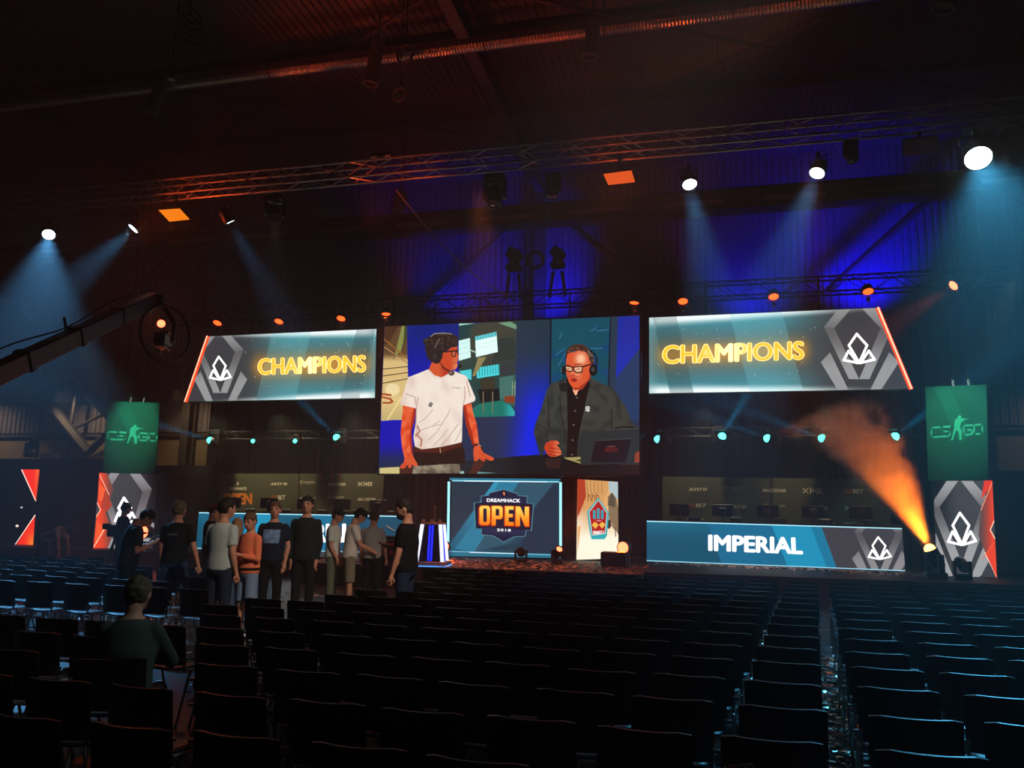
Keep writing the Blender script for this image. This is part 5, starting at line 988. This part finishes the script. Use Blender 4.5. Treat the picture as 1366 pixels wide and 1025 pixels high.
def person(lab, px, ytop, Y, rz, o, group=None, s=None, seat=None):
    """o: dict(shirt, sleeve 'short'/'long', pants, short (bool), hair, arms [(ua, fa) left, right], lean, nod, turn, ...)"""
    top = atY(px, ytop, Y); lean = o.get('lean', 0); pel = .95 if seat is None else seat
    sc = s or top.z / (1.8 if seat is None else 1.8 - .95 + seat)
    t = thing('person', lab, 'person', (top.x, top.y, 0), math.radians(rz), group); t['label'] = lab
    P0 = V(0, 0, .95); dz = pel - .95
    def bd(p, extra=0):
        r = p - P0; a = lean + extra; return (P0 + V(r.x, r.y * math.cos(a) + r.z * math.sin(a), -r.y * math.sin(a) + r.z * math.cos(a)) + V(0, 0, dz)) * sc
    NK = V(0, -.005, 1.50); nod, turn = o.get('nod', 0), math.radians(o.get('turn', 0))
    Rh = Matrix.Rotation(turn, 3, 'Z') @ Matrix.Rotation(-nod, 3, 'X')
    def hd(p): return bd(NK + Rh @ (p - NK))
    Rl = Matrix.Rotation(-lean, 3, 'X') @ Rh
    w = o.get('build', 1.0); fem = o.get('fem', 0)
    TS = [(.86, .10, .08), (.92, .155 * w, .11 * w), (1.0, .16 * w, .115 * w), (1.12, .145 * w, .105 * w), (1.25, .160 * w, .12 * w), (1.36, .172, .115), (1.42, .150, .10), (1.46, .105, .08), (1.495, .07, .064), (1.52, .058, .056), (1.58, .056, .056)]
    def loft(mbx, secs, grow=0.0, n=18, a0=0, a1=2 * PI):
        full = a1 - a0 > 6.2; ps = []; k = n if full else n + 1
        for z, rx, ry in secs:
            for i in range(k):
                a = a0 + (a1 - a0) * i / n; ps.append(bd(V((rx + grow) * math.cos(a), (ry + grow) * math.sin(a), z)))
        m = len(secs); fs = [(i * k + j, i * k + (j + 1) % k, (i + 1) * k + (j + 1) % k, (i + 1) * k + j) for i in range(m - 1) for j in range(k if full else k - 1)]
        if full: fs += [tuple(range(k))[::-1], tuple(range((m - 1) * k, m * k))]
        mbx.add(ps, fs)
    body = MB(); loft(body, TS); R = lambda r: r * sc
    # head
    hc = V(0, .022, 1.658); 
    body.ball(hd(hc), (R(.080), R(.099), R(.117)), 16, 12, Rl); body.ball(hd(hc + V(0, .03, -.06)), (R(.060), R(.064), R(.066)), 12, 8, Rl)
    body.ball(hd(hc + V(0, .105, -.02)), (R(.016), R(.022), R(.026)), 8, 6, Rl)
    for e in (-1, 1): body.ball(hd(hc + V(e * .084, -.005, -.01)), (R(.016), R(.026), R(.036)), 8, 6, Rl)
    shirt = MB(); pants = MB(); ex = MB(); hem = o.get('hem', .90)
    SS = [(hem, max(.155, .158 * w), .118 * w), (1.0, .162 * w, .118 * w), (1.12, .152 * w, .110 * w)] + TS[4:6] + [(1.41, .155, .104), (1.45, .112, .086), (1.478, .08, .072)]
    loft(shirt, SS, .016)
    for e, (ua, fa) in zip((-1, 1), o['arms']):
        S = bd(V(e * .166 * (1 if not fem else .9), -.005, 1.40)); ua = Vector(ua).normalized(); fa = Vector(fa).normalized(); E = S + ua * R(.29); Wp = E + fa * R(.255)
        body.tube([S, S.lerp(E, .5), E, E.lerp(Wp, .35), Wp], [R(.052), R(.046), R(.039), R(.038), R(.026)], 10); body.ball(S, R(.05), 10, 8); body.ball(E, R(.039), 8, 6)
        if o['sleeve'] == 'long': shirt.tube([S, E, E.lerp(Wp, .4), E.lerp(Wp, .93)], [R(.063), R(.053), R(.049), R(.038)], 12); shirt.ball(E, R(.055), 8, 6)
        else: shirt.tube([S, S.lerp(E, .72)], [R(.064), R(.06)], 12)
        shirt.ball(S, R(.062), 10, 8)
        # palm and five fingers
        hdv = fa; side = hdv.cross(V(0, 0, 1)); side = side.normalized() if side.length > .2 else V(0, 1, 0).cross(hdv).normalized(); side = side if e > 0 else -side; nrm = hdv.cross(side)
        if nrm.dot(V(0, 1, 0)) < 0 and abs(hdv.z) > .7: nrm = -nrm
        if abs(hdv.z) > .7: side, nrm = nrm, side   # hanging arm: palm faces the thigh
        pc = Wp + hdv * R(.045); body.tube([Wp - hdv * R(.02), Wp + hdv * R(.03), Wp + hdv * R(.085)], [R(.024), R(.03), R(.028)], 10)
        for k in range(4):
            b0 = Wp + hdv * R(.075) + side * R((k - 1.5) * .0185); ln = (.062, .074, .07, .054)[k]; cu = o.get('curl', .5)
            d1 = (hdv - nrm * cu * .5).normalized(); d2 = (hdv - nrm * cu * 1.4).normalized(); b1 = b0 + d1 * R(ln * .55); b2 = b1 + d2 * R(ln * .5)
            ex.tube([b0, b1, b2], [R(.0095), R(.009), R(.0075)], 6)
        th = Wp + hdv * R(.03) + side * R(-.024); ex.tube([th, th + (hdv - side * .8).normalized() * R(.035), th + (hdv * .95 - side * .45 - nrm * .2).normalized() * R(.062)], [R(.012), R(.011), R(.008)], 6)
    # legs
    lg = o.get('legs', [((0.03, 0.02, -1), (0, -.02, -1)), ((0.03, 0.02, -1), (0, -.02, -1))])
    shoe = []
    PG = .013
    pants_secs = [(.84, .13, .1), (.9, .158 * w, .118 * w), (1.0, .16 * w, .118 * w), (1.03, .156 * w, .115 * w)]
    Ps = [(z, a, b) for z, a, b in pants_secs]
    def loftp(mbx, secs, grow):
        ps = [(V((rx + grow) * math.cos(2 * PI * i / 16), (ry + grow) * math.sin(2 * PI * i / 16), z + dz)) * sc for z, rx, ry in secs for i in range(16)]; m = len(secs)
        mbx.add(ps, [(i * 16 + j, i * 16 + (j + 1) % 16, (i + 1) * 16 + (j + 1) % 16, (i + 1) * 16 + j) for i in range(m - 1) for j in range(16)] + [tuple(range(16))[::-1], tuple(range((m - 1) * 16, m * 16))])
    loftp(pants, Ps, .008)
    for e, (td, sd) in zip((-1, 1), lg):
        td = V(e * td[0], td[1], td[2]).normalized(); sd = V(e * sd[0], sd[1], sd[2]).normalized(); Hp = V(e * .088, 0, .92 + dz) * sc; K = Hp + td * R(.44); A = K + sd * R(.41)
        body.tube([Hp, Hp.lerp(K, .5), K, K.lerp(A, .35), A], [R(.08), R(.068), R(.052), R(.05), R(.034)], 10)
        if o.get('short'): pants.tube([Hp, K.lerp(Hp, .1) if 0 else Hp.lerp(K, .95)], [R(.096), R(.088)], 12)
        else: pants.tube([Hp, Hp.lerp(K, .5), K, A + sd * R(.02)], [R(.093), R(.082), R(.068), R(.056)], 12); pants.ball(K, R(.068), 10, 8)
        pants.ball(Hp, R(.093), 10, 8)
        f = A + V(0, .05, -.045) * sc; body.ball(f, (R(.04), R(.1), R(.035)), 10, 6); sh = MB(); sh.ball(f + V(0, .01, -.0) * sc, (R(.05), R(.135), R(.05)), 12, 8); zmin = f.z - R(.035)
        sh.v = [(x, y, max(z, zmin)) for x, y, z in sh.v]; sh.build('shoe', cloth(o.get('shoe', (200, 200, 200))), t, None, True)
    remesh_later(body, 'body', o.get('skin', SKIN), t, R(.014), ex); remesh_later(shirt, o.get('top_name', 'tshirt'), cloth(o['shirt']), t, R(.016)); remesh_later(pants, 'shorts' if o.get('short') else 'trousers', cloth(o['pants']), t, R(.016))
    # face
    for e in (-1, 1): MB().ball(hd(hc + V(e * .034, .088, .008)), (R(.013), R(.012), R(.009)), 8, 6, Rl).build('eye', mat('eye_dark', (40, 30, 28), .3), t); MB().tube([hd(hc + V(e * .016, .099, .030)), hd(hc + V(e * .052, .087, .032))], R(.006), 5).build('eyebrow', hairm(o['hair']), t)
    MB().tube([hd(hc + V(-.024, .089, -.066)), hd(hc + V(0, .098, -.067)), hd(hc + V(.024, .089, -.066))], R(.007), 5).build('mouth', mat('lips', (150, 76, 70), .5), t)
    # hair
    hm = MB(); hm.ball(hc + V(0, -.014, .022), (.091, .109, .115), 40, 26); rr = random.Random(px); nv = []
    for x, y, z in hm.v:
        p = V(x, y, z); r = p - hc; zc = hc.z - (.075 if r.y < -.02 else (.0 if r.y < .045 else -.058)); k = noise.noise(p * 24) * .012 + noise.noise(p * 70 + V(px, 0, 0)) * .013
        p += r.normalized() * k
        if p.z < zc: p.z = zc; p.x *= .93; 
        nv.append(hd(p))
    hm.v = [tuple(v) for v in nv]; hm.build('hair', hairm(o['hair']), t, None, True)
    if o.get('long'): MB().tube([hd(hc + V(0, -.05, .03)), hd(hc + V(0, -.085, -.08)), hd(hc + V(0, -.085, -.2)), hd(hc + V(0, -.08, -.3))], [R(.085), R(.088), R(.08), R(.04)], 12).build('long_hair', hairm(o['hair']), t, None, True)
    if o.get('beard'):
        bm_ = MB(); bm_.ball(hd(hc + V(0, .036, -.078)), (R(.066), R(.067), R(.052)), 12, 8, Rl); bm_.build('beard', hairm(o['hair']), t, None, True)
    if o.get('cap'):
        cm = MB(); cm.ball(hc + V(0, -.004, .035), (.099, .119, .104), 18, 10); cm.v = [tuple(hd(V(x, y, max(z, hc.z + .035)))) for x, y, z in cm.v]; bs = -1 if o.get('cap_back') else 1
        br = [(math.cos(a) * .076, .097 * bs + bs * math.sin(a) * .085) for a in [PI * i / 10 for i in range(11)]]
        cp = cm.build('cap', cloth(o['cap']), t, None, True); MB().prism([hd(hc + V(x, y, .04 - abs(x) * .15)) for x, y in br], Rl @ V(0, 0, .008 * sc)).build('brim', cloth(o['cap']), cp)
    if o.get('belt'): mbb = MB(); loft(mbb, [(.955, .16 * w, .118 * w), (.99, .16 * w, .118 * w)], .024); mbb.build('belt', cloth(o['belt']), t)
    if o.get('print'):
        mp = MB(); loft(mp, [(1.17, .152, .113), (1.25, .162 * w, .121 * w), (1.33, .174, .118), (1.37, .178, .115)], .0235, 12, PI * .28, PI * .72); mp.build('shirt_print', mat('shirt_print', (120, 150, 190), .8, 0, .9, 22), t)
    if o.get('backprint'): mp = MB(); loft(mp, [(1.30, .166, .118), (1.325, .170, .117)], .0215, 8, PI * 1.36, PI * 1.6); mp.build('shirt_print', mat('shirt_print_back', (90, 92, 96), .8, 0, .8, 50), t)
    if o.get('neckline'): pass
    return t
DOWN = ((.0, 0, -1), (.0, .12, -1))
def A(l, r): return [l, r]
rest = A(((-.14, -.03, -1), (-.04, .18, -1)), ((.14, -.03, -1), (.04, .18, -1)))
STAND = 'people standing in the cross aisle'
person('seated man in dark grey green jacket seen from behind, lower left', 178, 769, 4.75, 24, dict(shirt=(62, 72, 68), top_name='jacket', sleeve='long', pants=(40, 42, 50), hair=(92, 76, 58), build=1.12, lean=.16, nod=.08, turn=-12, arms=A(((-.35, .35, -1), (.35, 1, -.2)), ((.45, .5, -1), (-.3, 1, -.1))), legs=[((.12, 1, -.05), (0, .05, -1))] * 2), None, .955, .535)
person('man in charcoal shirt bowing his head over a phone before an orange lamp', 178, 668, 9.9, -42, dict(shirt=(52, 50, 54), sleeve='short', pants=(24, 24, 28), hair=(50, 38, 32), lean=.12, nod=.75, turn=0, build=1.08, arms=A(((-.1, .1, -1), (.45, .7, .35)), ((.12, .1, -1), (-.4, .7, .35)))), STAND, 1.02)
person('blond man in black shirt and dark denim shorts seen from behind', 240, 667, 10.3, 16, dict(shirt=(22, 22, 25), sleeve='short', pants=(40, 62, 96), short=1, hair=(108, 94, 74), turn=-10, arms=A(((-.1, 0, -1), (.0, .2, -1)), ((.34, .02, -1), (.22, .25, -1))), backprint=1, shoe=(220, 225, 225)), STAND)
person('man in pale grey shirt and dark jeans seen from behind with hand in pocket', 301, 663, 9.3, -8, dict(shirt=(186, 194, 194), sleeve='short', pants=(38, 48, 66), hair=(34, 26, 24), turn=-22, nod=.1, arms=A(((-.16, -.02, -1), (.1, .3, -1)), ((.16, -.12, -1), (.06, .3, -1)))), STAND)
person('short haired man in orange sweater and light denim shorts', 337, 682, 10.0, 158, dict(shirt=(236, 124, 88), top_name='sweater', sleeve='long', pants=(120, 140, 172), short=1, hair=(96, 66, 48), build=1.08, nod=.22, turn=22, belt=(40, 24, 20), arms=A(((-.22, .1, -1), (.45, .8, .22)), ((.2, .1, -1), (-.42, .8, .22)))), STAND)
person('long haired person half hidden behind the man in orange', 318, 690, 11.0, 40, dict(shirt=(150, 96, 80), sleeve='long', pants=(30, 30, 34), hair=(150, 112, 84), long=1, fem=1, nod=.2, arms=rest), STAND)
person('man in sleeveless navy shirt with pale blue chest print', 368, 668, 11.3, 196, dict(shirt=(24, 30, 48), sleeve='short', pants=(18, 18, 22), hair=(96, 70, 52), build=1.06, print=1, turn=8, arms=A(((-.22, .02, -1), (.1, .22, -1)), ((.22, .02, -1), (.05, .3, -1)))), STAND)
person('tall dark haired man in black zip sweater facing the camera', 411, 661, 11.7, 192, dict(shirt=(30, 36, 38), top_name='sweater', sleeve='long', pants=(20, 21, 25), hair=(30, 24, 22), turn=4, arms=A(((-.16, .0, -1), (.12, .1, -1)), ((.16, 0, -1), (-.1, .1, -1))), hem=.86), STAND)
person('young man in white shirt and navy cap looking right', 447, 677, 13.2, -76, dict(shirt=(216, 222, 216), sleeve='short', pants=(104, 108, 88), hair=(66, 50, 40), cap=(26, 32, 48), nod=.25, arms=A(((-.12, .1, -1), (.05, .4, -1)), ((.12, .05, -1), (.0, .55, -1))), shoe=(90, 90, 86)), STAND)
person('man in white shirt with black cap reaching forward with his hand', 470, 675, 13.0, -58, dict(shirt=(226, 214, 206), sleeve='short', pants=(134, 122, 104), short=1, hair=(30, 26, 24), cap=(22, 20, 22), nod=.4, lean=.1, arms=A(((-.1, .5, -1), (.1, 1, -.45)), ((.1, .4, -1), (-.05, 1, -.5)))), STAND)
person('man in light grey shirt and black trousers seen from behind, arms low', 499, 680, 13.6, 8, dict(shirt=(176, 172, 172), sleeve='short', pants=(26, 24, 30), hair=(84, 64, 50), turn=-10, nod=.12, arms=A(((-.2, .1, -1), (-.05, .35, -1)), ((.2, .1, -1), (.06, .45, -1)))), STAND)
BM = person('bearded man in black shirt holding a phone', 545, 663, 9.9, 92, dict(shirt=(20, 20, 24), sleeve='short', pants=(34, 44, 70), hair=(42, 32, 28), beard=1, build=1.1, nod=.18, turn=20, arms=A(((-.14, .12, -1), (-.02, .28, -1)), ((.05, .25, -1), (.12, 1, .25)))), STAND)
person('person in red cap far left of the standing group, dim', 284, 672, 13.4, -60, dict(shirt=(50, 36, 38), sleeve='long', pants=(24, 24, 28), hair=(40, 30, 28), cap=(190, 34, 34), nod=.2, arms=rest), STAND)
person('dark haired man half hidden behind the pale grey shirt', 294, 674, 12.0, 150, dict(shirt=(28, 28, 34), sleeve='long', pants=(24, 24, 28), hair=(28, 22, 22), arms=rest), STAND)
person('camera operator in black silhouetted against the left emblem panel', 167, 670, 15.5, -28, dict(shirt=(20, 20, 22), sleeve='long', pants=(20, 20, 22), hair=(26, 22, 20), nod=.15, arms=A(((-.15, .4, -1), (-.1, 1, -.05)), ((.15, .4, -1), (.0, 1, -.05)))), STAND)
person('man in white shirt bending over beside the masking wall', 62, 690, 16.2, -82, dict(shirt=(206, 200, 190), sleeve='short', pants=(24, 24, 28), hair=(110, 92, 76), lean=1.15, nod=.3, arms=A(((-.05, .35, -1), (0, .2, -1)), ((.05, .35, -1), (0, .2, -1)))), None, 1.0)
person('top of a dark haired head at the bottom edge of the frame', 992, 978, 2.0, -10, dict(shirt=(26, 26, 30), sleeve='long', pants=(24, 24, 28), hair=(130, 118, 100), arms=A(((-.2, .3, -1), (.3, 1, -.2)), ((.2, .3, -1), (-.3, 1, -.2))), legs=[((.12, 1, -.05), (0, .05, -1))] * 2), None, .925, .47)
flush()
# phones and the television camera
def slab(lab, p, rz, tilt, m=BLACK): t = thing('smartphone', lab, 'phone', p, rz); MB().box((0, 0, 0), (.075, .15, .009), Matrix.Rotation(tilt, 3, 'X'), .003).build('body', m, t); MB().box((0, 0, .006), (.066, .135, .002), Matrix.Rotation(tilt, 3, 'X')).build('display', mat('phone_glass', (28, 30, 38), .1), t); return t
slab('black smartphone held up by the bearded man', atY(521, 706, 9.9), math.radians(92), .5)
slab('pale smartphone held by the bowing man', atY(205, 716, 9.5), math.radians(-42), .3, mat('phone_pale', (170, 160, 150), .4))
p = atY(154, 714, 16.0); t = thing('television_camera', 'black television camera on a tripod before the left emblem panel', 'camera', p)
MB().box((0, 0, .1), (.34, .3, .28), Matrix.Rotation(.5, 3, 'Z'), .03).build('body', BLACK, t); MB().lathe([(.08, 0), (.1, .22), (.09, .22)], (-.1, .12, .1), (-.4, 1, 0), 12).build('lens', CAN, t); MB().box((-.2, -.1, .2), (.16, .1, .14), None, .02).build('viewfinder', BLACK, t)
for k_ in range(3): MB().tube([(0, 0, -.05), (.4 * math.cos(k_ * 2.094 + .5), .4 * math.sin(k_ * 2.094 + .5), -p.z + .01)], .02, 6).build('tripod_leg', DKMETAL, t)
# ------------------------------------------------------------------ audience chairs
SEATM = mat('chair_seat', (104, 112, 118), .38, 0, .08, 6); BACKM = mat('chair_back', (13, 13, 15), .42, 0, .1, 6); TUBE = mat('chair_tube', (170, 166, 160), .3, .9, .08, 10)
def shell(fn, nu, nv, th):
    # thin curved sheet: fn(u, v) -> point, thickened along its normal
    P = [[Vector(fn(i / nu, j / nv)) for i in range(nu + 1)] for j in range(nv + 1)]; F = []; Vv = []
    for s in (0, 1):
        for j in range(nv + 1):
            for i in range(nu + 1):
                du = P[j][min(i + 1, nu)] - P[j][max(i - 1, 0)]; dv = P[min(j + 1, nv)][i] - P[max(j - 1, 0)][i]; n = du.cross(dv).normalized(); Vv.append(P[j][i] + n * (th * (s - .5)))
    k = (nu + 1) * (nv + 1); ix = lambda i, j, s: s * k + j * (nu + 1) + i
    for j in range(nv):
        for i in range(nu): F += [(ix(i, j, 0), ix(i + 1, j, 0), ix(i + 1, j + 1, 0), ix(i, j + 1, 0)), (ix(i, j, 1), ix(i, j + 1, 1), ix(i + 1, j + 1, 1), ix(i + 1, j, 1))]
    for i in range(nu): F += [(ix(i, 0, 0), ix(i, 0, 1), ix(i + 1, 0, 1), ix(i + 1, 0, 0)), (ix(i, nv, 0), ix(i + 1, nv, 0), ix(i + 1, nv, 1), ix(i, nv, 1))]
    for j in range(nv): F += [(ix(0, j, 0), ix(0, j + 1, 0), ix(0, j + 1, 1), ix(0, j, 1)), (ix(nu, j, 0), ix(nu, j, 1), ix(nu, j + 1, 1), ix(nu, j + 1, 0))]
    return MB().add(Vv, F)
def back_fn(u, v):
    x = (u - .5) * .44; z = .485 + v * .325; c = 1 - (2 * u - 1) ** 2; e = max(0, abs(2 * u - 1) - .9) / .1
    if v > .5: z -= .012 * e * e
    return (x, -.20 - .04 * (v - .3) - .06 * c + .02, z)
def seat_fn(u, v):
    w = .40 * (1 - .10 * (1 - v) ** 2) ; x = (u - .5) * w; y = -.17 + v * .38; z = .45 - .012 * (1 - (2 * u - 1) ** 2) - .03 * max(0, v - .78) / .22 * max(0, v - .78) / .22
    return (x, y, z)
def make_chair():
    t = thing('stacking_chair', 'x', 'chair', (0, 0, 0), 0, 'black chairs of the audience seating')
    shell(seat_fn, 6, 6, .014).build('seat', SEATM, t, None, True); shell(back_fn, 8, 3, .014).build('backrest', BACKM, t)
    for s in (-1, 1):
        f = MB().tube([(s * .212, .2, 0), (s * .205, .06, .41), (s * .205, .02, .428), (s * .205, -.05, .428), (s * .205, -.09, .41), (s * .212, -.23, 0)], .0105, 6).build('leg_frame', TUBE, t)
        MB().tube([(s * .205, .0, .43), (s * .207, -.15, .44), (s * .212, -.185, .48), (s * .212, -.2, .56)], .0095, 6).build('back_post', TUBE, t)
    MB().tube([(-.205, .03, .425), (.205, .03, .425)], .009, 6).build('cross_bar', TUBE, t)
    for s in (-1, 1): MB().box((s * .228, -.2, .545), (.05, .022, .018)).build('bracket', TUBE, t)
    return t
CH0 = make_chair(); used = [0]
ORD = 'first second third fourth fifth sixth seventh eighth ninth tenth eleventh twelfth thirteenth fourteenth fifteenth sixteenth seventeenth eighteenth nineteenth twentieth twenty-first twenty-second twenty-third twenty-fourth twenty-fifth twenty-sixth twenty-seventh twenty-eighth twenty-ninth thirtieth thirty-first thirty-second thirty-third thirty-fourth thirty-fifth thirty-sixth'.split()
def place(x, y, rz, lab):
    c = CH0 if not used[0] else copy_tree(CH0); used[0] += 1; c.location = (x, y, 0); c.rotation_euler = (0, 0, rz); c['label'] = lab
rc = random.Random(11); total = 0
PPL = [o.location for o in bpy.data.objects if o.get('category') == 'person' and o.location.y > 5.5]
def near_person(x, y): return any(abs(p.x - x) < .46 and abs(p.y - y) < .46 for p in PPL)
def seen(x, y):
    p = proj((x, y - .2, .8)); return p
for k in range(17):
    yk = 13.3 - .66 * k; row = []
    for c in range(-34, 20):
        x = 1.55 + c * .555 + (.08 if c >= 1 else 0) + SKEW * (yk - 13.4) + rc.uniform(-.02, .02); y = yk + rc.uniform(-.03, .03) - .012 * (x - 1.5)
        px, py = seen(x, y)
        if px < -25 or px > 1395 or py > 1035: continue
        lim = 6.45 if px < 250 else 7.5 + (px - 250) / 180 * 1.3 if px < 430 else 8.8 + (px - 430) / 145 * 3.2 if px < 575 else 99
        if y > lim or near_person(x, y): continue
        if abs(x - SEATED.x) < .36 and -.36 < y - SEATED.y < .80: continue
        row.append((x, y))
    row.sort()
    for i, (x, y) in enumerate(row):
        place(x, y, rc.uniform(-.05, .05) - .03, 'black chair, %s from the left in the %s row back from the stage' % (ORD[i], ORD[k])); total += 1
place(SEATED.x, SEATED.y, math.radians(24), 'black chair under the seated man in the dark jacket')
for k in range(7):
    yk = 12.9 - .70 * k; row = []
    for c in range(0, 20):
        x = -15.8 + c * .56 + .12 * (yk - 11) + rc.uniform(-.03, .03); px, py = seen(x, yk)
        if px < -25 or px > (150 if k < 2 else 290) or near_person(x, yk): continue
        row.append(x)
    for i, x in enumerate(row): place(x, yk + rc.uniform(-.04, .04), rc.uniform(-.06, .06) - .12, 'black chair, %s from the left in the %s row of the far left block' % (ORD[i], ORD[k])); total += 1
print('CHAIRS', total)
